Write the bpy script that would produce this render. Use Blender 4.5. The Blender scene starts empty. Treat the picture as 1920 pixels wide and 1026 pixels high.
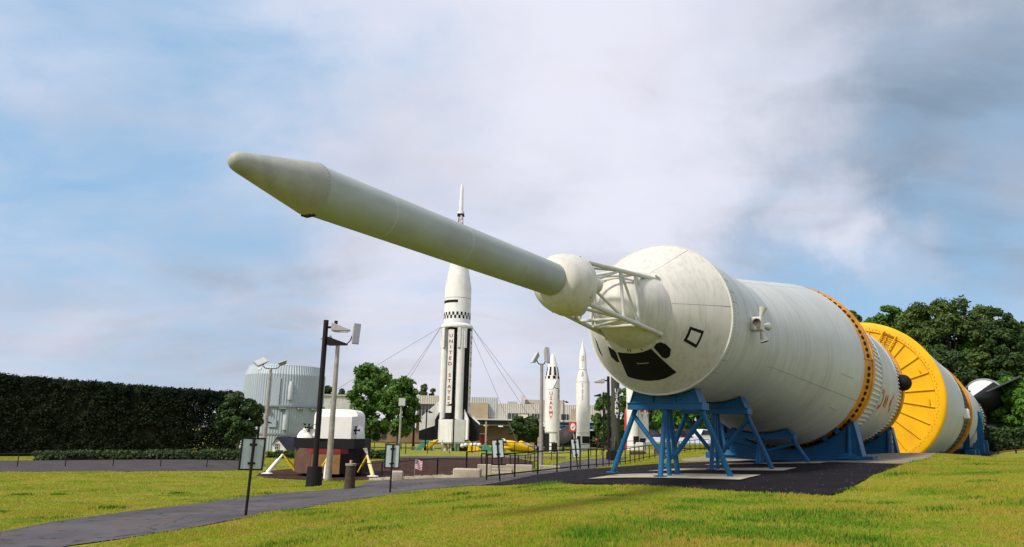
import bpy, bmesh, math, random
import numpy as np
from mathutils import Vector, Matrix, geometry, noise as mnoise

random.seed(7); RNG = np.random.default_rng(7)
R = math.radians
SC = bpy.context.scene
COL = SC.collection

# ------------------------------------------------------------------ camera
CZ = 1.05                                   # eye height above the stand pad (z = 0)
F, PITCH, ROLL = 1339.8, .2185, .0197        # focal length in 1920-px units
_r = np.array([1, 0, 0.]); _u = np.array([0, -math.sin(PITCH), math.cos(PITCH)])
CW = np.array([0, math.cos(PITCH), math.sin(PITCH)])
CR = math.cos(ROLL)*_r + math.sin(ROLL)*_u
CU = -math.sin(ROLL)*_r + math.cos(ROLL)*_u
cam = bpy.data.cameras.new('camera'); camo = bpy.data.objects.new('camera', cam); COL.objects.link(camo)
cam.sensor_width = 36; cam.lens = F/1920*36; cam.clip_end = 6000; cam.clip_start = .1
camo.matrix_world = Matrix(((CR[0], CU[0], -CW[0], 0), (CR[1], CU[1], -CW[1], 0), (CR[2], CU[2], -CW[2], CZ), (0, 0, 0, 1)))
SC.camera = camo

# ------------------------------------------------------------------ light
SUN_AZ = (-.72, -.60); SUN_EL = R(46)
_l = math.hypot(*SUN_AZ); SDIR = Vector((SUN_AZ[0]/_l*math.cos(SUN_EL), SUN_AZ[1]/_l*math.cos(SUN_EL), math.sin(SUN_EL)))
sl = bpy.data.lights.new('sun', 'SUN'); sl.energy = 4.2; sl.angle = R(8); sl.color = (1, .91, .80)
so = bpy.data.objects.new('sun', sl); COL.objects.link(so)
so.rotation_euler = (-SDIR).to_track_quat('-Z', 'Y').to_euler()
SC.view_settings.view_transform = 'Standard'; SC.view_settings.look = 'None'
SC.view_settings.exposure = 0; SC.view_settings.gamma = 1; SC.view_settings.use_curve_mapping = False

wd = bpy.data.worlds.new('World'); SC.world = wd; wd.use_nodes = True
def build_world():
    nt = wd.node_tree; N = nt.nodes; L = nt.links; N.clear()
    def nd(t, **k):
        n = N.new(t)
        for a, b in k.items(): setattr(n, a, b)
        return n
    def math_(op, a, b=None, c=None, clamp=False):
        n = nd('ShaderNodeMath', operation=op, use_clamp=clamp)
        for i, v in enumerate((a, b, c)):
            if v is None: continue
            if isinstance(v, (int, float)): n.inputs[i].default_value = v
            else: L.new(v, n.inputs[i])
        return n.outputs[0]
    def mix(f, a, b):
        n = nd('ShaderNodeMix', data_type='RGBA')
        if isinstance(f, (int, float)): n.inputs[0].default_value = f
        else: L.new(f, n.inputs[0])
        for i, v in ((6, a), (7, b)):
            if isinstance(v, tuple): n.inputs[i].default_value = (*v, 1)
            else: L.new(v, n.inputs[i])
        return n.outputs[2]
    def sstep(v, lo, hi, a=0., b=1.):
        n = nd('ShaderNodeMapRange', interpolation_type='SMOOTHSTEP')
        L.new(v, n.inputs[0])
        for i, q in ((1, lo), (2, hi), (3, a), (4, b)): n.inputs[i].default_value = q
        return n.outputs[0]
    sky = nd('ShaderNodeTexSky', sky_type='NISHITA', sun_disc=False)
    sky.sun_elevation = SUN_EL; sky.sun_rotation = math.atan2(SUN_AZ[0], SUN_AZ[1]); sky.altitude = 200; sky.air_density = 1.0; sky.dust_density = .6; sky.ozone_density = 1.5
    bgs = nd('ShaderNodeVectorMath', operation='SCALE'); L.new(sky.outputs[0], bgs.inputs[0]); bgs.inputs[3].default_value = 1.0
    tc = nd('ShaderNodeTexCoord'); sp = nd('ShaderNodeSeparateXYZ'); L.new(tc.outputs['Generated'], sp.inputs[0])
    z = math_('MAXIMUM', sp.outputs[2], 0.0); zz = math_('ADD', z, .28)
    cx = math_('DIVIDE', sp.outputs[0], zz); cy = math_('DIVIDE', sp.outputs[1], zz)
    cv = nd('ShaderNodeCombineXYZ'); L.new(cx, cv.inputs[0]); L.new(cy, cv.inputs[1])
    def noise(scale, off, det=6, rough=.5, dist=.4, sx=1, sy=1):
        m = nd('ShaderNodeMapping'); L.new(cv.outputs[0], m.inputs[0]); m.inputs[1].default_value = off; m.inputs[3].default_value = (sx, sy, 1)
        n = nd('ShaderNodeTexNoise'); L.new(m.outputs[0], n.inputs['Vector'])
        n.inputs['Scale'].default_value = scale; n.inputs['Detail'].default_value = det; n.inputs['Roughness'].default_value = rough; n.inputs['Distortion'].default_value = dist
        return n.outputs[0]
    wn = nd('ShaderNodeTexNoise'); L.new(tc.outputs['Generated'], wn.inputs['Vector']); wn.inputs['Scale'].default_value = 4.2; wn.inputs['Detail'].default_value = 6; wn.inputs['Roughness'].default_value = .58
    w1 = nd('ShaderNodeVectorMath', operation='SUBTRACT'); L.new(wn.outputs['Color'], w1.inputs[0]); w1.inputs[1].default_value = (.5, .5, .5)
    w2 = nd('ShaderNodeVectorMath', operation='MULTIPLY_ADD'); L.new(w1.outputs[0], w2.inputs[0]); w2.inputs[1].default_value = (.40, .40, .26); L.new(tc.outputs['Generated'], w2.inputs[2])
    w3 = nd('ShaderNodeVectorMath', operation='NORMALIZE'); L.new(w2.outputs[0], w3.inputs[0])
    def blob(px, py, rad, soft):       # a single cloud / gap with ragged edges, placed by its direction in the sky
        v = CW + (px-960)/F*CR - (py-513)/F*CU; v = v/np.linalg.norm(v)
        d = nd('ShaderNodeVectorMath', operation='DOT_PRODUCT'); L.new(w3.outputs[0], d.inputs[0]); d.inputs[1].default_value = tuple(v)
        return sstep(d.outputs['Value'], math.cos(R(rad+soft)), math.cos(R(max(rad-soft, 0))))
    n1 = noise(1.15, (5.3, 2.2, 0), 7, .55, .35, 1., 1.25)            # coverage
    n2 = noise(1.5, (2.6, 8.3, 2), 7, .52, .35, .9, 1.2)           # body light / shade
    n3 = noise(3.6, (1.2, 7.7, 5), 6, .55, .5, .85, 1.3)          # wisps
    cov = math_('MULTIPLY_ADD', n3, .50, math_('MULTIPLY_ADD', n1, .62, .13))
    for (x, y, r_, s_, k) in ((300, 60, 15, 14, -.18), (1740, 530, 7, 8, -.16), (1490, 575, 6, 6, -.14), (1910, 330, 9, 9, -.05), (200, 560, 9, 9, -.10), (1300, 180, 12, 12, .10), (850, 60, 6, 6, .06), (1590, 430, 3., 3, .18), (1700, 500, 2.6, 3, .16)):
        cov = math_('ADD', cov, math_('MULTIPLY', blob(x, y, r_, s_), k))
    mask = sstep(cov, .22, .80)
    shade = math_('MULTIPLY_ADD', n3, .50, math_('MULTIPLY_ADD', n2, .75, -.26))
    for (x, y, r_, s_, k) in ((1640, 270, 13, 12, .17), (1910, 50, 15, 14, .28), (1150, 400, 13, 12, .10), (1800, 480, 9, 9, .16), (220, 560, 11, 9, .27), (540, 610, 8, 8, .16), (1290, 140, 9, 9, -.30), (640, 300, 10, 10, -.07), (120, 330, 8, 8, -.08), (20, 10, 8, 8, .10), (1600, 430, 3., 3., -.28), (1700, 500, 2.6, 3, -.18)):
        shade = math_('ADD', shade, math_('MULTIPLY', blob(x, y, r_, s_), k))
    cl = mix(sstep(shade, .22, 1.12), (.82, .83, .95), (.22, .31, .42))
    # low in the sky the cloud deck is seen through more warm air
    cl = mix(sstep(z, .24, .03, 0, .30), cl, (.80, .70, .74))
    cl = mix(sstep(n2, .50, .66, 0, .30), cl, (.86, .78, .85))
    blue = mix(.75, bgs.outputs[0], (3.3, 5.9, 8.8))
    sc = nd('ShaderNodeVectorMath', operation='SCALE'); L.new(blue, sc.inputs[0]); sc.inputs[3].default_value = .1
    out = mix(mask, sc.outputs[0], cl)
    bg = nd('ShaderNodeBackground'); L.new(out, bg.inputs[0]); bg.inputs[1].default_value = 1.0
    wo = nd('ShaderNodeOutputWorld'); L.new(bg.outputs[0], wo.inputs[0])
build_world()

# ------------------------------------------------------------------ measuring helpers
def ray(px, py): return (px-960)/F*CR - (py-513)/F*CU + CW
def W(px, py, D):
    v = ray(px, py); v = v*D/v[1]; return Vector((v[0], v[1], v[2]+CZ))
def proj(X):
    x = np.array([X[0], X[1], X[2]-CZ]); z = x@CW
    return 960+F*(x@CR)/z, 513-F*(x@CU)/z

# ------------------------------------------------------------------ materials
MATS = {}
def mat(name, col, rough=.6, metal=0., var=.0, vscale=3., col2=None, bump=0., bscale=20., spec=.25, dirt=None, dscale=(6, 6, .5), damt=.5, trans=0., coords='Object', detail=4, emit=None, lo=.35, hi=.65):
    if name in MATS: return MATS[name]
    m = bpy.data.materials.new(name); m.use_nodes = True; nt = m.node_tree; N = nt.nodes; L = nt.links
    b = N['Principled BSDF']; b.inputs['Roughness'].default_value = rough; b.inputs['Metallic'].default_value = metal
    b.inputs['Specular IOR Level'].default_value = spec
    b.inputs['Base Color'].default_value = (*col, 1)
    g = N.new('ShaderNodeNewGeometry') if coords == 'World' else N.new('ShaderNodeTexCoord')
    vec = g.outputs['Position'] if coords == 'World' else g.outputs['Object']
    def noise(sc, det=detail, rough_=.55, mp=None):
        n = N.new('ShaderNodeTexNoise'); n.inputs['Scale'].default_value = sc; n.inputs['Detail'].default_value = det; n.inputs['Roughness'].default_value = rough_
        if mp:
            mm = N.new('ShaderNodeMapping'); mm.inputs[3].default_value = mp; L.new(vec, mm.inputs[0]); L.new(mm.outputs[0], n.inputs['Vector'])
        else: L.new(vec, n.inputs['Vector'])
        return n.outputs[0]
    def ramp(v, lo_, hi_):
        r_ = N.new('ShaderNodeMapRange'); L.new(v, r_.inputs[0]); r_.inputs[1].default_value = lo_; r_.inputs[2].default_value = hi_; return r_.outputs[0]
    def mix(f, a, c):
        x = N.new('ShaderNodeMix'); x.data_type = 'RGBA'; L.new(f, x.inputs[0])
        for i, v in ((6, a), (7, c)):
            if isinstance(v, tuple): x.inputs[i].default_value = (*v, 1)
            else: L.new(v, x.inputs[i])
        return x.outputs[2]
    cur = None
    if col2 or var:
        c2 = col2 or tuple(max(0, c*(1-var)) for c in col)
        cur = mix(ramp(noise(vscale), lo, hi), col, c2)
    if dirt:
        f = ramp(noise(1., 6, .62, dscale), .46, .78)
        mm = N.new('ShaderNodeMath'); mm.operation = 'MULTIPLY'; L.new(f, mm.inputs[0]); mm.inputs[1].default_value = damt
        cur = mix(mm.outputs[0], cur if cur else col, dirt)
    if cur: L.new(cur, b.inputs['Base Color'])
    if bump:
        bn = N.new('ShaderNodeBump'); bn.inputs['Strength'].default_value = bump; bn.inputs['Distance'].default_value = .05; L.new(noise(bscale), bn.inputs['Height']); L.new(bn.outputs[0], b.inputs['Normal'])
    if trans:
        t = N.new('ShaderNodeBsdfTranslucent'); ms = N.new('ShaderNodeMixShader'); ms.inputs[0].default_value = trans
        if cur: L.new(cur, t.inputs[0])
        else: t.inputs[0].default_value = (*col, 1)
        L.new(b.outputs[0], ms.inputs[1]); L.new(t.outputs[0], ms.inputs[2]); L.new(ms.outputs[0], N['Material Output'].inputs[0])
    MATS[name] = m
    return m

WHITE = mat('white_paint', (.74, .74, .71), .5, var=.10, vscale=.7, dirt=(.42, .40, .34), dscale=(2.5, 2.5, .35), damt=.35)
ROCKET = mat('rocket_white_paint', (.49, .53, .515), .5, var=.10, vscale=.5, dirt=(.27, .235, .19), dscale=(6.5, .7, .45), damt=.46, bump=.11, bscale=1.1, spec=.35)
TUBEP = mat('escape_tube_paint', (.33, .375, .36), .5, var=.12, vscale=1.2, dirt=(.20, .185, .15), dscale=(.9, 3.5, 2.5), damt=.5, bump=.05, bscale=2., spec=.35)
NOSEP = mat('nose_cone_paint', (.36, .375, .345), .55, var=.2, vscale=2.5, dirt=(.17, .155, .125), dscale=(3, 4, 3), damt=.55, bump=.06, bscale=6, spec=.3)
CMPAINT = mat('capsule_cover_paint', (.60, .595, .54), .5, var=.10, vscale=1.6, dirt=(.25, .20, .15), dscale=(9, 9, .7), damt=.42, bump=.03, bscale=2.5, spec=.35)
TOWERW = mat('tower_white_paint', (.57, .58, .53), .45, var=.12, vscale=4.)
SEAM = mat('seam_grey', (.30, .29, .27), .7)
BLACKG = mat('window_black', (.008, .008, .009), .75, spec=.2)
ORANGE = mat('ring_orange_paint', (.70, .30, .015), .5, var=.3, vscale=1.5, dirt=(.16, .09, .04), dscale=(2, 2, 1), damt=.5)
YELLOW = mat('cap_yellow_paint', (.80, .435, .003), .5, var=.12, vscale=.7, dirt=(.48, .22, .03), dscale=(1.2, 1.2, .25), damt=.35)
YELB = mat('bright_yellow_paint', (.83, .52, .01), .45, var=.1, vscale=2)
BLUE = mat('stand_blue_paint', (.008, .105, .245), .5, var=.3, vscale=1.6, dirt=(.02, .06, .10), dscale=(3, 3, .8), damt=.5, spec=.22)
DKBLUE = mat('band_dark_blue', (.012, .016, .03), .6)
BLACK = mat('black_paint', (.010, .010, .011), .6, var=.2, vscale=3, spec=.2)
BLACKM = mat('black_metal', (.011, .010, .010), .55, spec=.2)
RED = mat('red_paint', (.52, .045, .03), .5, var=.1, vscale=5)
SIGNBACK = mat('sign_back_aluminium', (.46, .54, .53), .45, metal=.15, var=.12, vscale=3, dirt=(.30, .33, .32), dscale=(5, 5, .8), damt=.4)
CONC = mat('concrete', (.36, .32, .25), .9, var=.3, vscale=2.2, dirt=(.17, .14, .1), dscale=(2.4, 2.4, 2.4), damt=.6, bump=.25, bscale=25)
CONCL = mat('concrete_light', (.46, .41, .31), .9, var=.25, vscale=1.6, bump=.25, bscale=25, dirt=(.22, .18, .13), dscale=(2, 2, 2), damt=.5)
GALV = mat('galvanised_steel', (.40, .38, .32), .5, metal=.35, var=.3, vscale=5, dirt=(.22, .17, .12), dscale=(9, 9, 1), damt=.5)
SILVER = mat('bare_aluminium', (.78, .79, .82), .28, metal=.9, var=.12, vscale=2)
LENS = mat('lamp_lens', (.50, .52, .53), .15, spec=.7)
LAMPG = mat('lamp_housing_grey', (.42, .41, .36), .4, metal=.3)
GLASS = mat('window_glass', (.02, .03, .04), .06, spec=.9, var=.5, vscale=.4)
ROAD = mat('road_asphalt', (.060, .052, .056), .9, var=.35, vscale=.8, bump=.2, bscale=40, coords='World')
WOODP = mat('bollard_brown', (.085, .06, .045), .85, var=.4, vscale=7, bump=.3, bscale=30)

# ------------------------------------------------------------------ mesh helpers
class MB:
    def __init__(s): s.v = []; s.f = []; s.m = []
    def add(s, vs, fs, mi=0):
        b = len(s.v); s.v += [tuple(v) for v in vs]; s.f += [tuple(b+i for i in f) for f in fs]; s.m += [mi]*len(fs); return s
    def box(s, c, d, rz=0, mi=0, M=None):
        x, y, z = d[0]/2, d[1]/2, d[2]/2; vs = []
        cr, sr = math.cos(rz), math.sin(rz)
        for k in ((-x, -y, -z), (x, -y, -z), (x, y, -z), (-x, y, -z), (-x, -y, z), (x, -y, z), (x, y, z), (-x, y, z)):
            q = Vector(k)
            if M is not None: q = M @ q
            else: q = Vector((q.x*cr-q.y*sr, q.x*sr+q.y*cr, q.z))
            vs.append(q+Vector(c))
        return s.add(vs, [(0, 3, 2, 1), (4, 5, 6, 7), (0, 1, 5, 4), (1, 2, 6, 5), (2, 3, 7, 6), (3, 0, 4, 7)], mi)
    def tube(s, a, b, r0, r1=None, n=10, mi=0, cap=True):
        a = Vector(a); b = Vector(b); r1 = r0 if r1 is None else r1
        d = (b-a).normalized(); u = d.orthogonal().normalized(); w = d.cross(u); vs = []
        for c, r in ((a, r0), (b, r1)):
            for i in range(n):
                t = 2*math.pi*i/n; vs.append(c+(u*math.cos(t)+w*math.sin(t))*r)
        fs = [(i, (i+1) % n, n+(i+1) % n, n+i) for i in range(n)]
        if cap: fs += [tuple(range(n-1, -1, -1)), tuple(range(n, 2*n))]
        return s.add(vs, fs, mi)
    def poly(s, pts, r, n=8, mi=0):
        for a, b in zip(pts, pts[1:]): s.tube(a, b, r, None, n, mi)
        return s
    def rev(s, prof, n=64, axis='X', c=(0, 0, 0), a0=0, a1=360, mi=0, cap0=False, cap1=False):
        """prof = [(x, r)...] turned about an axis through c; angle 0 = -Y (towards the right flank), 90 = up for axis X"""
        full = abs(a1-a0) >= 359.9; m = n if full else n+1; vs = []
        for x, r in prof:
            for i in range(m):
                t = R(a0+(a1-a0)*i/n)
                if axis == 'X': vs.append((c[0]+x, c[1]-r*math.cos(t), c[2]+r*math.sin(t)))
                else: vs.append((c[0]+r*math.cos(t), c[1]+r*math.sin(t), c[2]+x))
        fs = []
        for k in range(len(prof)-1):
            for i in range(n if not full else m):
                j = (i+1) % m
                if not full and i == n: continue
                q = (k*m+i, k*m+j, (k+1)*m+j, (k+1)*m+i); fs.append(q)
        if cap0: fs.append(tuple(range(m-1, -1, -1)))
        if cap1: fs.append(tuple(range((len(prof)-1)*m, len(prof)*m)))
        return s.add(vs, fs, mi)
    def prism(s, pts, off, mi=0):
        """pts planar polygon (3D), extruded by vector off"""
        n = len(pts); o = Vector(off); vs = [Vector(p) for p in pts]+[Vector(p)+o for p in pts]
        fs = [tuple(range(n)), tuple(range(2*n-1, n-1, -1))]+[(i, n+i, n+(i+1) % n, (i+1) % n) for i in range(n)]
        return s.add(vs, fs, mi)
    def ell(s, c, r, n=12, k=8, mi=0):
        vs = []; fs = []
        for j in range(k+1):
            ph = -math.pi/2+math.pi*j/k
            for i in range(n):
                t = 2*math.pi*i/n; vs.append((c[0]+r[0]*math.cos(ph)*math.cos(t), c[1]+r[1]*math.cos(ph)*math.sin(t), c[2]+r[2]*math.sin(ph)))
        for j in range(k):
            for i in range(n): fs.append((j*n+i, j*n+(i+1) % n, (j+1)*n+(i+1) % n, (j+1)*n+i))
        return s.add(vs, fs, mi)
    def build(s, name, mats, parent=None, smooth=35, bevel=0, world=False):
        me = bpy.data.meshes.new(name)
        vs = s.v
        if world and parent is not None:
            inv = parent.matrix_basis.inverted(); vs = [tuple(inv @ Vector(v)) for v in vs]
        me.from_pydata(vs, [], s.f)
        mats = mats if isinstance(mats, (list, tuple)) else [mats]
        for q in mats: me.materials.append(q)
        if len(mats) > 1: me.polygons.foreach_set('material_index', s.m)
        bm = bmesh.new(); bm.from_mesh(me); bmesh.ops.remove_doubles(bm, verts=bm.verts, dist=1e-5)
        bmesh.ops.recalc_face_normals(bm, faces=bm.faces); bm.to_mesh(me); bm.free()
        if smooth:
            me.polygons.foreach_set('use_smooth', [True]*len(me.polygons)); me.set_sharp_from_angle(angle=R(smooth))
        me.update()
        o = bpy.data.objects.new(name, me); COL.objects.link(o)
        if parent is not None: o.parent = parent
        if bevel:
            b = o.modifiers.new('bevel', 'BEVEL'); b.width = bevel; b.segments = 2; b.limit_method = 'ANGLE'
        return o
def tag(o, label, cat, group=None, kind=None):
    if label: o['label'] = label
    if cat: o['category'] = cat
    if group: o['group'] = group
    if kind: o['kind'] = kind
    return o
def thing(name, label, cat, loc=(0, 0, 0), rz=0, group=None):
    o = bpy.data.objects.new(name, None); o.empty_display_size = .3; COL.objects.link(o)
    o.location = loc; o.rotation_euler = (0, 0, rz); o.matrix_basis = Matrix.Translation(loc) @ Matrix.Rotation(rz, 4, 'Z')
    return tag(o, label, cat, group)
def struct(o): o['kind'] = 'structure'; return o
def copy_tree(o, parent=None):
    c = o.copy(); COL.objects.link(c); c.parent = parent
    for ch in o.children: copy_tree(ch, c)
    return c
def textmesh(txt, size=1., spacing=1.):
    cu = bpy.data.curves.new('t', 'FONT'); cu.body = txt; cu.size = size; cu.align_x = 'CENTER'; cu.align_y = 'CENTER'; cu.space_character = spacing; cu.resolution_u = 2; cu.offset = .022*size
    ob = bpy.data.objects.new('t', cu); COL.objects.link(ob)
    dg = bpy.context.evaluated_depsgraph_get(); me = bpy.data.meshes.new_from_object(ob.evaluated_get(dg))
    vs = [tuple(v.co) for v in me.vertices]; fs = [tuple(p.vertices) for p in me.polygons]
    bpy.data.objects.remove(ob); bpy.data.curves.remove(cu); bpy.data.meshes.remove(me)
    return vs, fs
def grow(vs, fs, levels=0): return vs, fs

# ------------------------------------------------------------------ terrain
_ctl = [(0, 1000, 13), (459, 968, 14.5), (732, 925, 22), (936, 905, 25), (130, 1026, 11.5), (500, 1026, 8.6), (960, 1026, 7.2), (1450, 1026, 6.9), (1920, 1026, 6.8),
        (1154, 895, 19.6), (1378, 898, 17.9), (1458, 885, 20.8), (1531, 871, 25), (1300, 919, 15.2), (1560, 931, 13.2), (1690, 871, 23), (1640, 863, 29), (1692, 850, 37.5),
        (1906, 871, 22), (1915, 908, 13), (1851, 860, 27), (1795, 854, 31), (1750, 853, 40), (1900, 864, 34),
        (590, 912, 30), (655, 918, 26), (240, 886, 38), (0, 889, 36), (480, 884, 46), (100, 867, 50), (440, 866, 52), (640, 893, 45), (760, 899, 28), (900, 896, 27.5), (760, 861, 62), (960, 858, 62),
        (1014, 881, 44), (1083, 880, 33), (1143, 862, 52), (1220, 852, 60), (1400, 842, 60),
        (1034, 849, 133), (1093, 845, 140), (848, 853, 150), (1190, 844, 112), (650, 840, 98), (100, 849, 75), (520, 846, 80), (1330, 840, 95),
        (1906, 848, 74), (1860, 838, 105), (1650, 835, 110)]
_c = [tuple(W(*q)) for q in _ctl]
for s_ in (58, 75, 95, 118):                       # under the two big stages
    _c.append((-6.87*math.cos(.5772)+math.sin(.5772)*s_+.03*(s_-55), 6.87*math.sin(.5772)+math.cos(.5772)*s_, CZ-2.25))
_c += [(0, 1, CZ-1.5), (-8, 2, CZ-1.75), (8, 2, CZ-1.15), (-14, 12, CZ-1.9), (-150, 150, CZ-4), (150, 120, CZ-1.6), (-60, 40, CZ-2.7), (60, 20, CZ-.9), (0, 190, CZ-4.2), (-160, 300, CZ-4.2), (0, 300, CZ-4.2), (200, 300, CZ-3.5)]
_c = np.array(_c)
def _uv(x, y):
    y = np.maximum(y, -3.); q = y+9.
    return np.stack([x/q*1.6, np.log(q)], -1)
_U = _uv(_c[:, 0], _c[:, 1])
def _phi(d): return d*d*np.log(d+1e-9)
_n = len(_c); _K = _phi(np.linalg.norm(_U[:, None]-_U[None], axis=-1))+np.eye(_n)*.004
_P = np.hstack([np.ones((_n, 1)), _U]); _A = np.block([[_K, _P], [_P.T, np.zeros((3, 3))]])
_s = np.linalg.solve(_A, np.concatenate([_c[:, 2], np.zeros(3)]))
def gz(x, y):
    x = np.asarray(x, float); y = np.asarray(y, float)
    sh = np.broadcast(x, y).shape; x = np.broadcast_to(x, sh).ravel(); y = np.broadcast_to(y, sh).ravel()
    out = np.empty(x.size)
    for i in range(0, x.size, 40000):
        u = _uv(x[i:i+40000], y[i:i+40000]); d = np.linalg.norm(u[:, None]-_U[None], axis=-1)
        out[i:i+40000] = _phi(d)@_s[:_n]+_s[_n]+u@_s[_n+1:]
    far = np.clip((np.hypot(x, y)-170)/120, 0, 1); out = out*(1-far)+(CZ-4.2)*far
    return np.clip(out, CZ-5.5, CZ-.3).reshape(sh)
def g1(x, y): return float(gz(x, y))
def hit(px, py):                                    # where the sight line through a photo point meets the ground
    v = ray(px, py); t = np.exp(np.linspace(math.log(4), math.log(260), 900)); x = v[0]*t/v[1]; z = CZ+v[2]*t/v[1]
    k = np.argmax(z < gz(x, t)); k = k if k else 899
    return float(x[k]), float(t[k])
def gp(px, D, py0=870):                             # ground point seen in column px at distance D
    py = py0
    for _ in range(6):
        p = W(px, py, D); z = g1(p.x, D); py = proj((p.x, D, z))[1]
    return Vector((p.x, D, z))
def mpp(D): return D*.97/F                           # metres per photo pixel at distance D

def blotch(name, cols, scales, bump=.3, bs=30, rough=.95, trans=0., cracks=0.):
    """ground colour: several colours mixed by noises in metres"""
    m = bpy.data.materials.new(name); m.use_nodes = True; nt = m.node_tree; N = nt.nodes; L = nt.links; b = N['Principled BSDF']
    b.inputs['Roughness'].default_value = rough; b.inputs['Specular IOR Level'].default_value = .08
    g = N.new('ShaderNodeNewGeometry'); cur = cols[0]
    for c, (sc, lo, hi, off) in zip(cols[1:], scales):
        mp = N.new('ShaderNodeMapping'); L.new(g.outputs['Position'], mp.inputs[0]); mp.inputs[1].default_value = (off, off*.7, 0); mp.inputs[3].default_value = (1, 1, .2)
        n = N.new('ShaderNodeTexNoise'); L.new(mp.outputs[0], n.inputs['Vector']); n.inputs['Scale'].default_value = sc; n.inputs['Detail'].default_value = 6; n.inputs['Roughness'].default_value = .6
        r_ = N.new('ShaderNodeMapRange'); L.new(n.outputs[0], r_.inputs[0]); r_.inputs[1].default_value = lo; r_.inputs[2].default_value = hi
        x = N.new('ShaderNodeMix'); x.data_type = 'RGBA'; L.new(r_.outputs[0], x.inputs[0])
        if isinstance(cur, tuple): x.inputs[6].default_value = (*cur, 1)
        else: L.new(cur, x.inputs[6])
        x.inputs[7].default_value = (*c, 1); cur = x.outputs[2]
    if cracks:
        wn = N.new('ShaderNodeTexNoise'); wn.inputs['Scale'].default_value = 1.3; wn.inputs['Detail'].default_value = 5; L.new(g.outputs['Position'], wn.inputs['Vector'])
        wm = N.new('ShaderNodeVectorMath'); wm.operation = 'MULTIPLY_ADD'; L.new(wn.outputs['Color'], wm.inputs[0]); wm.inputs[1].default_value = (1.2, 1.2, 0); L.new(g.outputs['Position'], wm.inputs[2])
        vo = N.new('ShaderNodeTexVoronoi'); vo.feature = 'DISTANCE_TO_EDGE'; vo.inputs['Scale'].default_value = cracks; L.new(wm.outputs[0], vo.inputs['Vector'])
        mr = N.new('ShaderNodeMapRange'); L.new(vo.outputs['Distance'], mr.inputs[0]); mr.inputs[1].default_value = .004; mr.inputs[2].default_value = .014; mr.inputs[3].default_value = .75; mr.inputs[4].default_value = 0
        x = N.new('ShaderNodeMix'); x.data_type = 'RGBA'; L.new(mr.outputs[0], x.inputs[0]); L.new(cur, x.inputs[6]); x.inputs[7].default_value = (.018, .017, .015, 1); cur = x.outputs[2]
    L.new(cur, b.inputs['Base Color'])
    if trans:
        tr = N.new('ShaderNodeBsdfTranslucent'); ms = N.new('ShaderNodeMixShader'); ms.inputs[0].default_value = trans; L.new(cur, tr.inputs[0]); L.new(b.outputs[0], ms.inputs[1]); L.new(tr.outputs[0], ms.inputs[2]); L.new(ms.outputs[0], N['Material Output'].inputs[0])
    n = N.new('ShaderNodeTexNoise'); n.inputs['Scale'].default_value = bs; n.inputs['Detail'].default_value = 4; L.new(g.outputs['Position'], n.inputs['Vector'])
    bn = N.new('ShaderNodeBump'); bn.inputs['Strength'].default_value = bump; bn.inputs['Distance'].default_value = .05; L.new(n.outputs[0], bn.inputs['Height']); L.new(bn.outputs[0], b.inputs['Normal'])
    return m
_gs = [(.22, .40, .62, 3.), (.9, .46, .64, 11.), (3.2, .50, .68, 5.), (.45, .55, .66, 31.), (9., .52, .66, 17.)]
GRASS = blotch('grass_ground', [(.20, .23, .021), (.14, .21, .015), (.25, .21, .04), (.27, .21, .05), (.09, .175, .012), (.225, .20, .034)], _gs)
BLADE = blotch('grass_blade', [(.33, .375, .031), (.23, .345, .024), (.41, .345, .055), (.44, .34, .08), (.15, .29, .018), (.39, .325, .057)], _gs, bump=0, trans=.45)
ASPH = blotch('path_asphalt', [(.100, .098, .105), (.068, .064, .068), (.12, .085, .075), (.05, .047, .05), (.18, .17, .15)], [(.35, .4, .6, 2.), (1.1, .52, .68, 7.), (2.7, .58, .66, 13.), (30., .64, .74, 3.)], .25, 60, .8, cracks=.45)
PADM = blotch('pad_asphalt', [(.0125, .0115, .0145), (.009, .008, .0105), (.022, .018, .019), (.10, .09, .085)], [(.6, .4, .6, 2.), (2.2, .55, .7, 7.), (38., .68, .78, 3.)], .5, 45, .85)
MULCH = blotch('mulch_bark', [(.050, .024, .018), (.030, .015, .012), (.085, .048, .034), (.13, .085, .06)], [(1.1, .4, .6, 2.), (5., .5, .66, 7.), (14., .6, .72, 3.)], 1., 9)
GRAVEL = blotch('gravel', [(.28, .24, .18), (.19, .16, .12), (.38, .34, .27), (.10, .09, .06)], [(1.1, .4, .6, 2.), (16., .5, .62, 7.), (24., .58, .66, 3.)], .8, 30)
DIRT = blotch('dirt_bank', [(.20, .11, .055), (.13, .085, .045), (.10, .12, .03)], [(.4, .4, .6, 2.), (.9, .5, .66, 7.)], .5, 6)

def grid_sheet(name, xs, ys, m, dz=0.):
    X, Y = np.meshgrid(xs, ys); Z = gz(X, Y)+dz; nx = len(xs); ny = len(ys)
    v = np.stack([X, Y, Z], -1).reshape(-1, 3); i = np.arange(nx*ny).reshape(ny, nx)
    f = np.stack([i[:-1, :-1], i[:-1, 1:], i[1:, 1:], i[1:, :-1]], -1).reshape(-1, 4)
    me = bpy.data.meshes.new(name); me.from_pydata(v.tolist(), [], f.tolist()); me.materials.append(m)
    me.polygons.foreach_set('use_smooth', [True]*len(me.polygons)); me.update()
    o = bpy.data.objects.new(name, me); COL.objects.link(o); return o
def smooth_axis(near, far, n, p):
    t = np.linspace(-1, 1, n); return np.sign(t)*(near*np.abs(t)+(far-near)*np.abs(t)**p)
ys = np.concatenate([np.linspace(-60, 0, 12)[:-1], np.linspace(0, 40, 90)[:-1], np.geomspace(40, 200, 70)[:-1], np.geomspace(200, 4000, 14)])
xs = smooth_axis(60, 3500, 190, 6)
struct(grid_sheet('ground', xs, ys, GRASS))

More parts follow.
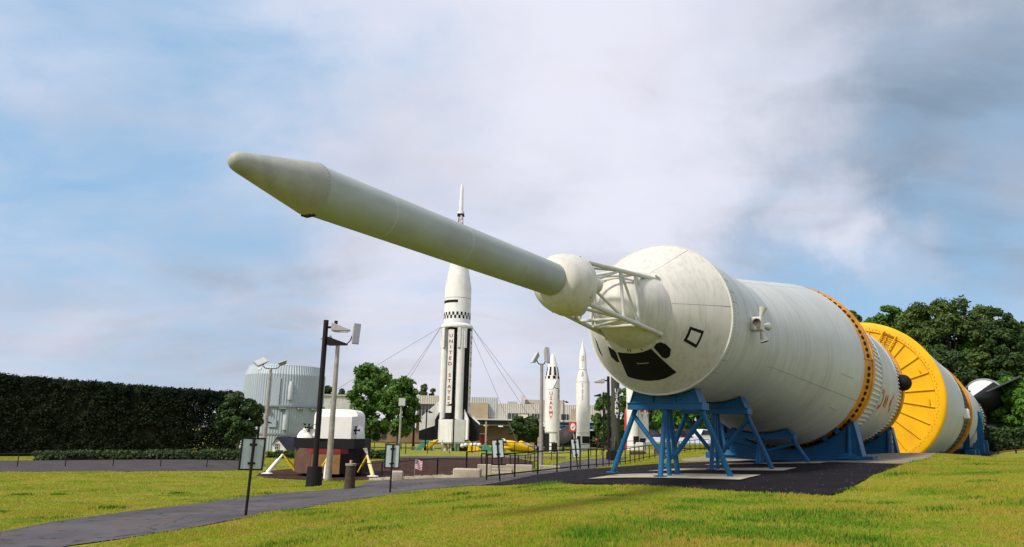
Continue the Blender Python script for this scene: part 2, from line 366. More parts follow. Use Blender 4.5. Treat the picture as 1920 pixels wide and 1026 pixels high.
def chaikin(p, k=2):
    for _ in range(k):
        q = []
        for i in range(len(p)):
            a, b = p[i], p[(i+1) % len(p)]; q += [(a[0]*.75+b[0]*.25, a[1]*.75+b[1]*.25), (a[0]*.25+b[0]*.75, a[1]*.25+b[1]*.75)]
        p = q
    return p
def inside(px, py, poly):
    c = np.zeros(px.shape, bool); n = len(poly)
    for i in range(n):
        x0, y0 = poly[i]; x1, y1 = poly[i-1]
        with np.errstate(divide='ignore', invalid='ignore'):
            c ^= ((y0 > py) != (y1 > py)) & (px < (x1-x0)*(py-y0)/(y1-y0)+x0)
    return c
def sheet(name, poly, m, dz, step=.8, jit=0.):
    if jit: poly = [(x+jit*mnoise.noise((x*1.7, y*1.7, 3.3)), y+jit*mnoise.noise((x*1.7, y*1.7, 9.1))) for x, y in poly]
    dense = []                                     # follow the ground along the border as well
    for i in range(len(poly)):
        a, b = poly[i], poly[(i+1) % len(poly)]; k = max(1, int(math.dist(a, b)/step))
        for j in range(k):
            t = j/k; x, y = a[0]*(1-t)+b[0]*t, a[1]*(1-t)+b[1]*t
            dense.append((x+jit*.6*mnoise.noise((x*4.3, y*4.3, 1.3)), y+jit*.6*mnoise.noise((x*4.3, y*4.3, 6.1))))
    P = np.array(dense); x0, y0 = P.min(0); x1, y1 = P.max(0)
    gx, gy = np.meshgrid(np.arange(x0, x1, step), np.arange(y0, y1, step)); gx = gx.ravel(); gy = gy.ravel(); k = inside(gx, gy, dense)
    pts = [Vector(q) for q in dense]+[Vector((a, b)) for a, b in zip(gx[k], gy[k])]
    n = len(dense); r = geometry.delaunay_2d_cdt(pts, [(i, (i+1) % n) for i in range(n)], [], 1, 1e-4)
    V = np.array([tuple(q) for q in r[0]]); Z = gz(V[:, 0], V[:, 1])+dz
    me = bpy.data.meshes.new(name); me.from_pydata(np.column_stack([V, Z]).tolist(), [], r[2]); me.materials.append(m)
    bm = bmesh.new(); bm.from_mesh(me); bmesh.ops.recalc_face_normals(bm, faces=bm.faces)
    if sum(f.normal.z for f in bm.faces) < 0: bmesh.ops.reverse_faces(bm, faces=bm.faces)
    bm.to_mesh(me); bm.free()
    me.polygons.foreach_set('use_smooth', [True]*len(me.polygons)); me.update()
    o = bpy.data.objects.new(name, me); COL.objects.link(o); return o
def hp(lst): return [hit(*q) for q in lst]
# asphalt walk: from the lower left, past the signs, right to the stand pad and back between the lawns
_path = hp([(0, 999), (120, 977), (240, 961), (345, 948), (440, 936), (520, 926), (590, 921), (640, 917), (680, 911), (694, 903), (760, 900), (900, 896.5), (985, 888), (1008, 880), (1060, 866), (1120, 860), (1150, 858), (1180, 857), (1150, 870), (1110, 880), (1050, 889), (1010, 897), (990, 903), (960, 908), (920, 910), (870, 912), (800, 919), (740, 927), (680, 936), (620, 945), (540, 958), (460, 972), (380, 988), (300, 1001), (130, 1026)])
_path = [(-14, 5.5), (-12.6, 11.6)]+_path+[(-7, 7.5), (-8, 3)]
PATH = _path
struct(sheet('path', _path, ASPH, .018, .5, .12))
_pad = hp([(905, 911), (1000, 893), (1090, 882), (1150, 877), (1230, 871), (1330, 867), (1450, 866), (1560, 868), (1692, 872), (1640, 893), (1600, 916), (1560, 931), (1480, 928), (1400, 923), (1300, 917), (1200, 912), (1100, 909), (1000, 909)])
PAD = _pad
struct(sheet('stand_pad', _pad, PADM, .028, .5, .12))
_grav = hp([(1335, 866), (1420, 867), (1500, 867), (1560, 868), (1690, 871), (1740, 858), (1790, 853), (1760, 849), (1690, 847), (1600, 846), (1500, 848), (1420, 849), (1355, 853), (1270, 862), (1290, 866)])
GRAV = _grav
struct(sheet('gravel_bed', _grav, GRAVEL, .022, .7, .25))
_road = [(-60, 37), (-29, 37.5), (-22, 38.3)]+hp([(240, 885), (420, 883), (470, 881), (478, 868), (430, 861.5), (250, 862), (0, 864.5)])+[(-60, 50)]
ROADP = _road
struct(sheet('road', _road, ROAD, .02, 1.2))
_mul = hp([(692, 901), (760, 898.5), (880, 895), (985, 886), (1000, 878), (1000, 866), (960, 858.5), (860, 858), (760, 860), (690, 866), (620, 872), (560, 879), (500, 884), (478, 892), (500, 897), (560, 900), (620, 903), (660, 903)])
MUL = _mul
struct(sheet('mulch_bed', _mul, MULCH, .024, .8, .2))
_walk2 = hp([(690, 857), (800, 855.5), (1000, 856.5), (1060, 857), (1060, 860), (960, 859.5), (860, 859), (760, 859.5), (690, 862)])
struct(sheet('far_walk', _walk2, ASPH, .03, 1.2))
_bank = hp([(1830, 850), (1870, 846), (1919, 842)])+[(90, 80), (90, 92), (62, 90), (52, 84)]
struct(sheet('dirt_bank', _bank, DIRT, .03, 2.))

# ------------------------------------------------------------------ the big rocket on its side
YAW = .5772; AX = Vector((math.sin(YAW), math.cos(YAW), 0)); NX = Vector((math.cos(YAW), -math.sin(YAW), 0))
OX = NX*-6.8701; HZ = 2.9653+CZ; RZ = math.pi/2-YAW
class Axis:                                         # local frame: x runs aft along the axis, y to the far flank, z up
    def __init__(s, name, label, s0, yaw=YAW, base=None, zoff=0):
        a = Vector((math.sin(yaw), math.cos(yaw), 0)); c = base if base is not None else OX+AX*s0
        s.s0 = s0; s.g = g1(c.x, c.y); s.h = HZ+zoff-s.g
        s.root = thing(name, label, 'rocket', (c.x, c.y, s.g), math.pi/2-yaw)
        s.a = a; s.c = c; s.n = Vector((math.cos(yaw), -math.sin(yaw), 0))
    def pt(s, st, r, ang): t = R(ang); return Vector((st-s.s0, -r*math.cos(t), s.h+r*math.sin(t)))
    def rev(s, prof, name, m, parent=None, n=96, mb=None, **k):
        b = mb or MB(); b.rev([(x-s.s0, r) for x, r in prof], n, 'X', (0, 0, s.h), **k)
        return b if mb else b.build(name, m, parent or s.root)
SP = Axis('moon_spacecraft', 'white escape tower, capsule and tapered adapter lying nose toward the camera', 17.54)
P = SP.pt
# escape motor
SP.rev([(4.64, 0), (4.646, .04), (4.668, .078), (4.705, .105), (4.76, .123), (4.82, .137), (5.79, .343), (5.84, .345), (5.86, .331)], 'nose_cone', NOSEP, n=64)
mb = MB()
for k in range(40):
    t = 9*k; q = P(5.815, .345, t); mb.ell(q, (.008, .008, .008), 6, 4)
mb.build('rivet_row', SEAM, SP.root)['kind'] = 'stuff'
mb = MB(); q = P(5.86, .335, -97); mb.box(q, (.10, .16, .03)); mb.build('access_flap', BLACK, SP.root)
SP.rev([(5.83, .33), (12.05, .33)], 'motor_tube', TUBEP, n=64)
SP.rev([(11.98, .33), (11.99, .37), (12.03, .44), (12.10, .505), (12.2, .555), (12.34, .597), (12.5, .624), (12.72, .64), (12.75, .632), (12.76, .3), (12.77, 0)], 'motor_skirt', CMPAINT, n=72)
for an in (5, 95, 185, 275):
    mb = MB(); c = P(12.75, .36, an); d = P(13.12, .42, an); mb.tube(c, d, .13, .17, 20); mb.build('nozzle', TOWERW, SP.root)
for an in (60, -30, 150, 240):
    mb = MB(); mb.ell(P(12.6, .632, an), (.018, .018, .012), 6, 4); mb.build('skirt_bolt', BLACK, SP.root)
# lattice tower
LEG = (50, -43, -138, 138); S0, S1, R0, R1 = 12.74, 15.86, .60, .90
def lp(i, s): t = (s-S0)/(S1-S0); return P(s, R0+(R1-R0)*t, LEG[i])
for i in range(4):
    mb = MB(); mb.tube(lp(i, S0), lp(i, S1+.06), .052, .055, 14); mb.ell(lp(i, S1+.02), (.10, .075, .075), 12, 8); mb.build('tower_leg', TOWERW, SP.root)
    mb = MB(); mb.box(lp(i, S1+.1), (.16, .2, .08), 0, 0, Matrix.Rotation(R(-LEG[i]), 3, 'X') @ Matrix.Rotation(R(33), 3, 'Y')); mb.build('leg_fitting', CMPAINT, SP.root)
for st in (14.2, 14.92):
    for i in range(4):
        mb = MB(); mb.tube(lp(i, st), lp((i+1) % 4, st), .036, None, 10); mb.build('cross_strut', TOWERW, SP.root)
for i in range(4):
    j = (i+1) % 4; m = (lp(i, 13.35)+lp(j, 13.35))/2
    for a, b in ((lp(i, 14.2), (lp(i, S0)+lp(j, S0))/2), (lp(j, 14.2), (lp(i, S0)+lp(j, S0))/2), (lp(i, 14.2), lp(j, 14.92)), (lp(i, 14.92), lp(j, S1-.12))):
        mb = MB(); mb.tube(a, b, .032, None, 10); mb.build('diagonal_strut', TOWERW, SP.root)
# capsule under its cover
SP.rev([(14.66, 0), (14.67, .12), (14.70, .25), (14.77, .39), (14.88, .53), (15.03, .655), (15.22, .755), (15.45, .835), (15.7, .895), (15.95, .945), (15.99, .945), (16.0, .90)], 'apex_dome', CMPAINT, n=96)
K = .649
def rc(s): return 1.956-(17.54-s)*K
cap = SP.rev([(15.93, .905), (16.0, rc(16.)-.03), (16.05, rc(16.05)), (16.6, rc(16.6)), (17.2, rc(17.2)), (17.40, rc(17.40)-.004), (17.50, 1.925), (17.53, 1.95)], 'capsule_cover', CMPAINT, n=128)
SP.rev([(17.515, 1.90), (17.515, 1.975), (17.56, 1.985), (17.60, 1.975), (17.61, 1.94)], 'capsule_rim', TOWERW, n=128)
def cone_patch(name, pts, m, lift=.012, parent=None, thick=.02, rf=rc, ax=SP):   # pts (station, angle); a flat panel that follows the cone
    d = []
    for i in range(len(pts)):
        a, b = pts[i], pts[(i+1) % len(pts)]
        for k in range(6): t = k/6; d.append((a[0]*(1-t)+b[0]*t, a[1]*(1-t)+b[1]*t))
    D_ = np.array(d); lo_ = D_.min(0); hi_ = D_.max(0)
    gx, gy = np.meshgrid(np.arange(lo_[0]+.06, hi_[0], .13), np.arange(lo_[1]+2, hi_[1], 4.)); gx = gx.ravel(); gy = gy.ravel(); kk = inside(gx, gy, d)
    r = geometry.delaunay_2d_cdt([Vector((q[0]*30, q[1])) for q in d]+[Vector((x*30, y)) for x, y in zip(gx[kk], gy[kk])], [(i, (i+1) % len(d)) for i in range(len(d))], [], 1, 1e-4)
    mb = MB(); top = [ax.pt(q[0]/30, rf(q[0]/30)+lift, q[1]) for q in r[0]]; mb.add(top, r[2])
    n = len(d); lo = [ax.pt(s, rf(s)-thick, a) for s, a in d]; hi = [ax.pt(s, rf(s)+lift, a) for s, a in d]
    mb.add(lo+hi, [(i, (i+1) % n, n+(i+1) % n, n+i) for i in range(n)])
    return mb.build(name, m, parent or ax.root, smooth=30)
def framed(name, pts):
    cs = sum(q[0] for q in pts)/len(pts); ca = sum(q[1] for q in pts)/len(pts)
    w = cone_patch(name, pts, BLACKG)
    cone_patch('window_frame', [(q[0]+.035*(1 if q[0] > cs else -1), q[1]+(1.3 if q[1] > ca else -1.3)) for q in pts], TOWERW, .006, w, .01)
framed('hatch_window', [(16.24, -119), (16.15, -105), (16.12, -90), (16.1, -68), (16.55, -66.5), (16.98, -65), (17.03, -78), (17.04, -90), (17.04, -102), (17.05, -113), (16.6, -116)])
framed('window', [(16.32, -136), (16.26, -126), (16.31, -122), (16.62, -119.5), (16.68, -123), (16.64, -131)])
framed('window', [(16.11, -64), (16.06, -58), (16.1, -52), (16.22, -50), (16.40, -51), (16.52, -58), (16.52, -63), (16.44, -65)])
framed('window', [(16.95, -163), (16.93, -157), (17.08, -145), (17.12, -148), (17.1, -153)])
fr = cone_patch('square_window', [(16.51, -35.5), (16.51, -19), (16.86, -19), (16.86, -36)], BLACKG)
cone_patch('cover_plate', [(16.565, -32.5), (16.565, -22), (16.80, -22), (16.80, -33)], CMPAINT, .022, fr, 0)
cone_patch('hatch_label', [(16.44, -96), (16.44, -82), (16.465, -82), (16.465, -96)], SEAM, .016)
for an in (5, 63):
    cone_patch('panel_seam', [(16.03, an-.25), (16.03, an+.25), (17.5, an+.25), (17.5, an-.25)], SEAM, .002)
for (s0, s1, an) in ((16.02, 16.3, -97), (16.03, 16.24, -101), (16.03, 16.22, -80)):
    cone_patch('rust_streak', [(s0, an-.9), (s0, an+.9), (s1, an+.4), (s1, an-.4)], mat('rust', (.14, .06, .035), .8, var=.4, vscale=6), .002)
# service module
SP.rev([(17.6, 1.956), (22.06, 1.956)], 'service_module', ROCKET, n=128)
RSM = lambda s: 1.956
for (s0, s1, an) in ((17.62, 18.1, 28), (17.62, 18.05, 18), (17.62, 18.05, 10), (17.62, 18.05, -35), (17.62, 18.2, -46), (17.62, 22.0, 62)):
    cone_patch('panel_seam', [(s0, an-.3), (s0, an+.3), (s1, an+.3), (s1, an-.3)], SEAM, .004, rf=RSM)
cone_patch('panel_seam', [(18.06, -35), (18.06, 9), (18.075, 9), (18.075, -35)], SEAM, .003, rf=RSM)
def quad(an):
    c = P(19.35, 1.956, an); M = Matrix.Rotation(R(-an), 3, 'X')
    q = MB(); q.box(c+M @ Vector((0, -.13, 0)), (.36, .3, .36), 0, 0, M); o = q.build('thruster_box', TOWERW, SP.root, bevel=.03)
    for d in ((-1, 0), (1, 0), (0, 1), (0, -1)):
        a = c+M @ Vector((d[0]*.2+.1, -.2, d[1]*.2)); b = c+M @ Vector((d[0]*.46+.1, -.28, d[1]*.46))
        if d[0] < 0: a = c+M @ Vector((-.18, -.16, 0)); b = c+M @ Vector((-.32, -.2, 0))
        q = MB(); q.tube(a, b, .035, .11, 16, cap=False); q.tube(b, a+(b-a)*.6, .10, .03, 16, 1, cap=False); q.build('thruster_nozzle', [TOWERW, mat('thruster_inner', (.10, .07, .06), .8)], o)  # inside of each nozzle is a darker brown
quad(-1); quad(179)
# tapered adapter, four long panels
def rs(s): return 1.956+(s-22.06)*(3.30-1.956)/(30.37-22.06)
for k in range(4):
    SP.rev([(22.06, 1.956), (22.1, rs(22.1)+.006), (30.3, rs(30.3)+.006), (30.37, 3.26)], 'adapter_panel', ROCKET, n=32, a0=62+90*k+.12, a1=62+90*(k+1)-.12)
SP.rev([(22.08, 1.94), (30.36, 3.24)], 'adapter_core', SEAM, n=96)
for (s0, s1, an) in ((27.8, 29.2, -14), (28.2, 28.9, -39)):
    cone_patch('scratch', [(s0, an-.25), (s0, an+.25), (s1, an-.6), (s1, an-1.)], SEAM, .012, rf=rs)
for s0 in (24.9, 27.9):
    SP.rev([(s0, rs(s0)+.009), (s0+.03, rs(s0+.03)+.009)], 'adapter_weld', mat('weld_grey', (.58, .58, .55), .5), n=96)

for s0 in (18.9, 20.4, 21.6):
    SP.rev([(s0, 1.959), (s0+.025, 1.961), (s0+.05, 1.959)], 'weld_seam', mat('weld_dull', (.43, .46, .44), .6), n=96)
for s0 in (7.1, 8.9, 10.6):
    SP.rev([(s0, .3305), (s0+.01, .3312), (s0+.02, .3305)], 'tube_joint', mat('weld_dull', (.43, .46, .44), .6), n=64)
for s0, rf_ in ((17.78, RSM), (21.95, RSM), (22.2, rs), (30.15, rs), (26.4, rs)):
    mb = MB(); n_ = 150
    for k in range(n_): mb.ell(SP.pt(s0, rf_(s0)+.004, 360*k/n_), (.014, .014, .014), 5, 3)
    mb.build('rivet_row', SEAM, SP.root)['kind'] = 'stuff'
# third stage with its orange handling ring
TS = Axis('third_stage', 'white ribbed rocket stage with orange ring and red letters behind the tapered adapter', 38)
TS.rev([(30.36, 3.2), (30.5, 3.17), (30.9, 3.17)], 'joint_band', DKBLUE)
ORF = TS.rev([(31.1, 3.1), (30.98, 3.13), (30.94, 3.19), (31.0, 3.215), (31.62, 3.42), (31.62, 3.46), (31.75, 3.475), (32.0, 3.475), (32.0, 3.2)], 'handling_ring', ORANGE, n=128)
HOLE = mat('hole_dark', (.02, .012, .008), .9)
hm = None
for k in range(84):
    if k % 14 in (0,): continue
    an = k*360/84
    if hm is None:
        mb = MB(); mb.tube((-.011, -.024, 0), (.02, .04, 0), .085, None, 14); ho = mb.build('lightening_hole', HOLE, ORF); hm = ho.data
    else:
        ho = bpy.data.objects.new('lightening_hole', hm); COL.objects.link(ho); ho.parent = ORF
    ho.location = TS.pt(31.31, 3.32, an); ho.rotation_euler = (R(-an), 0, 0)
for k in range(6):
    an = k*60+2; mb = MB(); M = Matrix.Rotation(R(-an), 3, 'X'); mb.box(TS.pt(31.3, 3.33, an), (.72, .06, .05), 0, 0, M @ Matrix.Rotation(R(-18.4), 3, 'Z')); mb.build('ring_splice', ORANGE, ORF)
    mb = MB(); an += 22; M = Matrix.Rotation(R(-an), 3, 'X'); mb.box(TS.pt(30.93, 3.19, an), (.14, .16, .22), 0, 0, M); mb.build('ring_clip', ORANGE, ORF)
def ribs(ax, s0, s1, r, n, h, w, m, name='stringers', bl=None):
    mb = MB()
    for k in range(n):
        an = 360*k/n; M = Matrix.Rotation(R(-an), 3, 'X'); mb.box(ax.pt((s0+s1)/2, r+h/2-.01, an), (s1-s0, h, w), 0, 0, M)
    o = mb.build(name, m, ax.root, smooth=0); o['kind'] = 'stuff'; return o
TS.rev([(31.4, 3.25), (36.1, 3.25)], 'forward_skirt', ROCKET)
ribs(TS, 32.02, 36.0, 3.25, 96, .06, .075, WHITE)
TS.rev([(36.02, 3.25), (36.05, 3.33), (36.25, 3.33), (36.3, 3.30), (42.4, 3.30), (42.45, 3.35), (42.62, 3.35), (42.66, 3.25)], 'tank_wall', ROCKET, n=128)
TS.rev([(42.62, 3.25), (45.0, 3.25)], 'aft_skirt', ROCKET)
ribs(TS, 42.66, 44.95, 3.25, 108, .07, .07, WHITE)
TS.rev([(44.95, 3.0), (44.95, 3.40), (45.5, 3.42), (45.5, 2.6), (45.9, 1.8), (46.1, 0)], 'aft_ring', ORANGE)
for txt, st in (('U', 36.95), ('S', 38.75), ('A', 40.9)):
    vs, fs = textmesh(txt, 1.55); mb = MB()
    mb.add([TS.pt(st-y, 3.312, -21+math.degrees(x/3.3)) for x, y, z in vs], fs); mb.build('letter', RED, TS.root, smooth=0)
mb = MB(); c = TS.pt(44.3, 3.45, 1); mb.ell(c, (.55, .42, .44), 20, 14); mb.tube(c+Vector((-.1, .4, 0)), c, .3, .34, 16); mb.build('auxiliary_pod', BLACKG, TS.root)

# second stage: yellow end cap
YC = OX+AX*55.0892
S2 = Axis('second_stage', 'huge rocket stage with a round yellow ribbed end cap', 0, YAW+.035, YC)
P2 = S2.pt
NSEC = 24
for k in range(NSEC):
    a0 = 15*k+.25+4; a1 = 15*(k+1)-.25+4
    mb = MB(); S2.rev([(.02, .6), (.02, 4.45), (.08, 4.45)], '', None, n=6, mb=mb, a0=a0, a1=a1); mb.build('cap_panel', YELLOW, S2.root, smooth=0)
    mb = MB(); an = 15*k+4; M = Matrix.Rotation(R(-an), 3, 'X'); mb.box(P2(-.01, 2.75, an), (.14, 3.3, .045), 0, 0, M); mb.build('cap_rib', YELLOW, S2.root, smooth=0)
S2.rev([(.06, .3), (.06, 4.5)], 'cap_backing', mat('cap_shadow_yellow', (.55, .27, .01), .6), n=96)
S2.rev([(.0, 4.42), (-.07, 4.45), (-.07, 4.9), (-.02, 5.0), (.06, 5.06), (.45, 5.06), (.5, 5.03)], 'cap_rim', YELLOW, n=128)
S2.rev([(-.1, 0), (-.1, .62), (.1, .66)], 'cap_hub', YELLOW, n=48)
mb = MB()
for k in range(132):
    an = k*360/132; c = P2(-.07, 4.56+(.06 if k % 2 else 0), an); mb.tube(c, c+Vector((-.015, 0, 0)), .03, None, 6)
mb.build('cap_bolts', mat('bolt_brown', (.20, .10, .02), .7), S2.root)['kind'] = 'stuff'
mb = MB()                                            # ladder leaning on the upper cap
def lad(u, w): return P2(-.16, 0, 0)+Vector((0, -(u), w))
la, lb = (1.05, 2.35), (2.15, 4.15)
dv = Vector((lb[0]-la[0], lb[1]-la[1])).normalized(); pv = Vector((dv.y, -dv.x))
lo_ = MB()
for sgn in (-.42, .42):
    lo_ = MB(); lo_.tube(lad(la[0]+pv.x*sgn, la[1]+pv.y*sgn), lad(lb[0]+pv.x*sgn, lb[1]+pv.y*sgn), .05, None, 8); lo_.build('ladder_rail', YELLOW, S2.root)
for k in range(8):
    t = (k+.5)/8; x = la[0]*(1-t)+lb[0]*t; y = la[1]*(1-t)+lb[1]*t
    mb = MB(); mb.tube(lad(x-pv.x*.42, y-pv.y*.42), lad(x+pv.x*.42, y+pv.y*.42), .03, None, 8); mb.build('ladder_rung', mat('rung_brown', (.30, .15, .02), .6), S2.root)
for (r_, an) in ((4.0, 22), (4.05, -8)):
    mb = MB(); mb.poly([P2(-.04, r_, an), P2(-.22, r_, an), P2(-.22, r_, an+4), P2(-.04, r_, an+4)], .025, 6); mb.build('cap_handle', YELLOW, S2.root)
S2.rev([(.45, 5.03), (17.2, 5.03), (17.25, 5.07), (17.6, 5.07), (17.62, 4.9)], 'tank_wall', ROCKET, n=128)
S2.rev([(17.6, 4.96), (25.2, 4.96)], 'engine_skirt', mat('skirt_dark', (.035, .03, .028), .7, var=.4, vscale=1), n=96)
ribs(S2, 17.7, 25.1, 4.95, 80, .06, .12, mat('skirt_rib', (.10, .085, .07), .7))
mb = MB(); mb.box(P2(17.3, 5.2, -8), (1.5, .45, .8)); mb.build('side_box', WHITE, S2.root, bevel=.06)
S2.rev([(25.2, 4.9), (25.2, 5.16), (25.35, 5.16), (25.4, 5.05), (27.4, 5.05), (27.45, 5.16), (27.6, 5.16), (27.6, 4.9)], 'handling_ring', ORANGE, n=128)
mb = MB()
for k in range(120): mb.tube(P2(26.4, 5.03, k*3), P2(26.4, 5.07, k*3), .14, None, 8)
mb.build('lightening_holes', BLACK, S2.root)['kind'] = 'stuff'
mb = MB(); mb.poly([P2(-.1, 4.5, -78+0), P2(-.1, 4.45, -30), P2(-.1, 4.4, 18)], .01, 5)
# first stage
S1A = Axis('first_stage', 'farthest rocket stage with corrugated tail and flared engine fairing by the trees', 27.6, YAW+.035, YC+S2.a*27.6)
S1A.s0 = 0; PB = S1A.pt
S1A.rev([(0, 4.9), (.2, 5.03), (26, 5.03), (26.05, 4.95)], 'tank_wall', ROCKET, n=128)
ribs(S1A, .25, 1.6, 5.02, 110, .06, .14, WHITE)
S1A.rev([(26, 4.96), (29.5, 4.96)], 'black_band', BLACK, n=96)
S1A.rev([(29.4, 4.97), (38, 4.97)], 'thrust_structure', ROCKET, n=96)
ribs(S1A, 29.5, 37.9, 4.96, 90, .10, .16, WHITE)
for s0 in (29.6, 33.5, 37.6):
    mb = MB()
    for k in range(60): mb.box(PB(s0+.15, 5.1, k*6), (.3, .22, .22), 0, 0, Matrix.Rotation(R(-k*6), 3, 'X'))
    mb.build('clip_ring', BLACK, S1A.root, smooth=0)['kind'] = 'stuff'
S1A.rev([(38, 4.9), (38.3, 4.4), (38.3, 0)], 'base_plate', BLACK, n=96)
# engine fairings and fins at the tail (upper flank one shows against the trees)
for an in (31, 149, 211, 329):
    c0 = PB(27.5, 4.6, an); c1 = PB(38.6, 6.0, an); n = 36
    for k0, k1, m_ in ((0, 27, BLACK), (27, 35, WHITE), (35, 36, BLACK)):
        mb = MB(); d = (c1-c0).normalized(); u = d.cross(Vector((0, 1, 0))).normalized(); w = d.cross(u)
        vs = [c+(u*math.cos(2*math.pi*(i+4)/n)+w*math.sin(2*math.pi*(i+4)/n))*r for c, r in ((c0, .3), (c1, 2.45)) for i in range(k0, k1+1)]
        m = k1-k0+1; mb.add(vs, [(i, i+1, m+i+1, m+i) for i in range(m-1)]); mb.build('engine_fairing', m_, S1A.root)
    mb = MB(); mb.tube(c1-d*.5, c1+d*.15, 2.42, 2.6, 36, cap=False); mb.tube(c1, c1-d*2.5, 2.4, 1.8, 36, 1); mb.build('fairing_rim', [mat('rim_grey', (.25, .28, .29), .4), BLACK], S1A.root)
    M = Matrix.Rotation(R(-an), 3, 'X')
    mb = MB(); mb.prism([PB(31.5, 6.6, an), PB(38.4, 8.4, an), PB(39.6, 11.2, an), PB(38.0, 11.3, an)], M @ Vector((0, 0, .2))); mb.build('tail_fin', [mat('fin_dark', (.06, .065, .07), .5)], S1A.root)

# ------------------------------------------------------------------ stands
def stand(sst, label, half, ztop, zbeam, r_at, foot, name='rocket_stand', gst=None):
    c = OX+AX*sst; g = g1(c.x, c.y)+.045; h = HZ-g
    t = thing(name, label, 'stand', (c.x, c.y, g), RZ, 'blue stands under the spacecraft')
    # local: x aft, -y = right flank
    zb = zbeam+CZ-g; wide = .42
    for dx in (-wide/2, wide/2):
        mb = MB(); top = []
        n = 14
        for k in range(n+1):
            y = -half*.86+2*half*.86*k/n; rr = r_at+.02; top.append((dx, y, h-math.sqrt(max(.01, rr*rr-y*y))))
        pts = [(dx-.02, -half, zb+.14)]+[(dx-.02, q[1], q[2]) for q in top]+[(dx-.02, half, zb+.14)]
        mb.prism(pts, (.04, 0, 0)); mb.build('cradle_web', BLUE, t, smooth=0)
    mb = MB(); q = [(0, y, h-math.sqrt(max(.01, (r_at+.012)**2-y*y))) for y in np.linspace(-half*.86, half*.86, 15)]
    for a, b in zip(q, q[1:]):
        mb.add([(-wide/2-.05, a[1], a[2]), (wide/2+.05, a[1], a[2]), (wide/2+.05, b[1], b[2]), (-wide/2-.05, b[1], b[2])], [(0, 1, 2, 3)])
    mb.build('cradle_pad', BLACKM if False else BLUE, t)
    mb = MB(); mb.box((0, 0, zb+.05), (wide+.12, 2*half+.12, .17)); mb.box((-wide/2-.04, 0, zb+.135), (.1, 2*half+.16, .02)); mb.build('beam', BLUE, t, smooth=0)
    for sy in (-1, 1):
        mb = MB(); ys = sy*half*.87; zt = h-math.sqrt(max(.01, (r_at+.02)**2-ys*ys))
        mb.prism([(-wide/2-.04, ys, zt), (wide/2+.04, ys, zt), (wide/2+.06, sy*half, zb+.14), (-wide/2-.06, sy*half, zb+.14)], (0, -sy*.03, 0)); mb.build('end_plate', BLUE, t, smooth=0)
        for ys in (.32,):
            y = sy*half*ys; zt = h-math.sqrt((r_at+.02)**2-y*y)-.01
            if zt > zb+.2:
                mb = MB(); mb.box((-wide/2-.05, y, (zt+zb+.13)/2), (.07, .03, zt-zb-.13)); mb.build('stiffener', BLUE, t, smooth=0)
    for sy in (-1, 1):
        mb = MB(); mb.tube((0, sy*(half-.06), zb), (0, sy*foot, 0), .068, None, 16); mb.build('leg', BLUE, t); mb = MB(); mb.box((0, sy*foot, .012), (.26, .26, .024)); mb.build('foot_plate', BLUE, t, smooth=0)
        mb = MB(); mb.tube((0, sy*(half-.0), zb-.18), (0, sy*.10, .42), .06, None, 14); mb.build('brace', BLUE, t)
    for dx in (-.62, .62):
        mb = MB(); mb.tube((dx*.25, 0, zb), (dx, 0, 0), .068, None, 16); mb.build('leg', BLUE, t); mb = MB(); mb.box((dx, 0, .012), (.26, .26, .024)); mb.build('foot_plate', BLUE, t, smooth=0)
    mb = MB(); mb.tube((0, 0, zb), (0, 0, 0), .06, None, 14); mb.build('leg', BLUE, t)
    return t
stand(18.1, 'nearest blue tubular stand, under the capsule rim', .95, 0, .68, 1.956, 1.58)
stand(22.15, 'middle blue tubular stand, second behind the capsule', .98, 0, .70, 1.97, 1.62)
stand(27.4, 'low blue tubular stand under the wide end of the tapered adapter', 1.15, 0, -.02, rs(27.4), 1.65)
def slab(sst, x0, x1, y0, y1, label):
    c = OX+AX*sst; pts = [c+AX*a-NX*b for a, b in ((x0, y0), (x1, y0), (x1, y1), (x0, y1))]
    o = sheet('concrete_slab', [(q.x, q.y) for q in pts], CONCL, .05, .6); struct(o)
slab(18.1, -.95, .95, -2.05, 1.85, ''); slab(22.15, -.85, .85, -2.1, 1.9, ''); slab(27.4, -.8, .9, -2.1, 1.9, '')

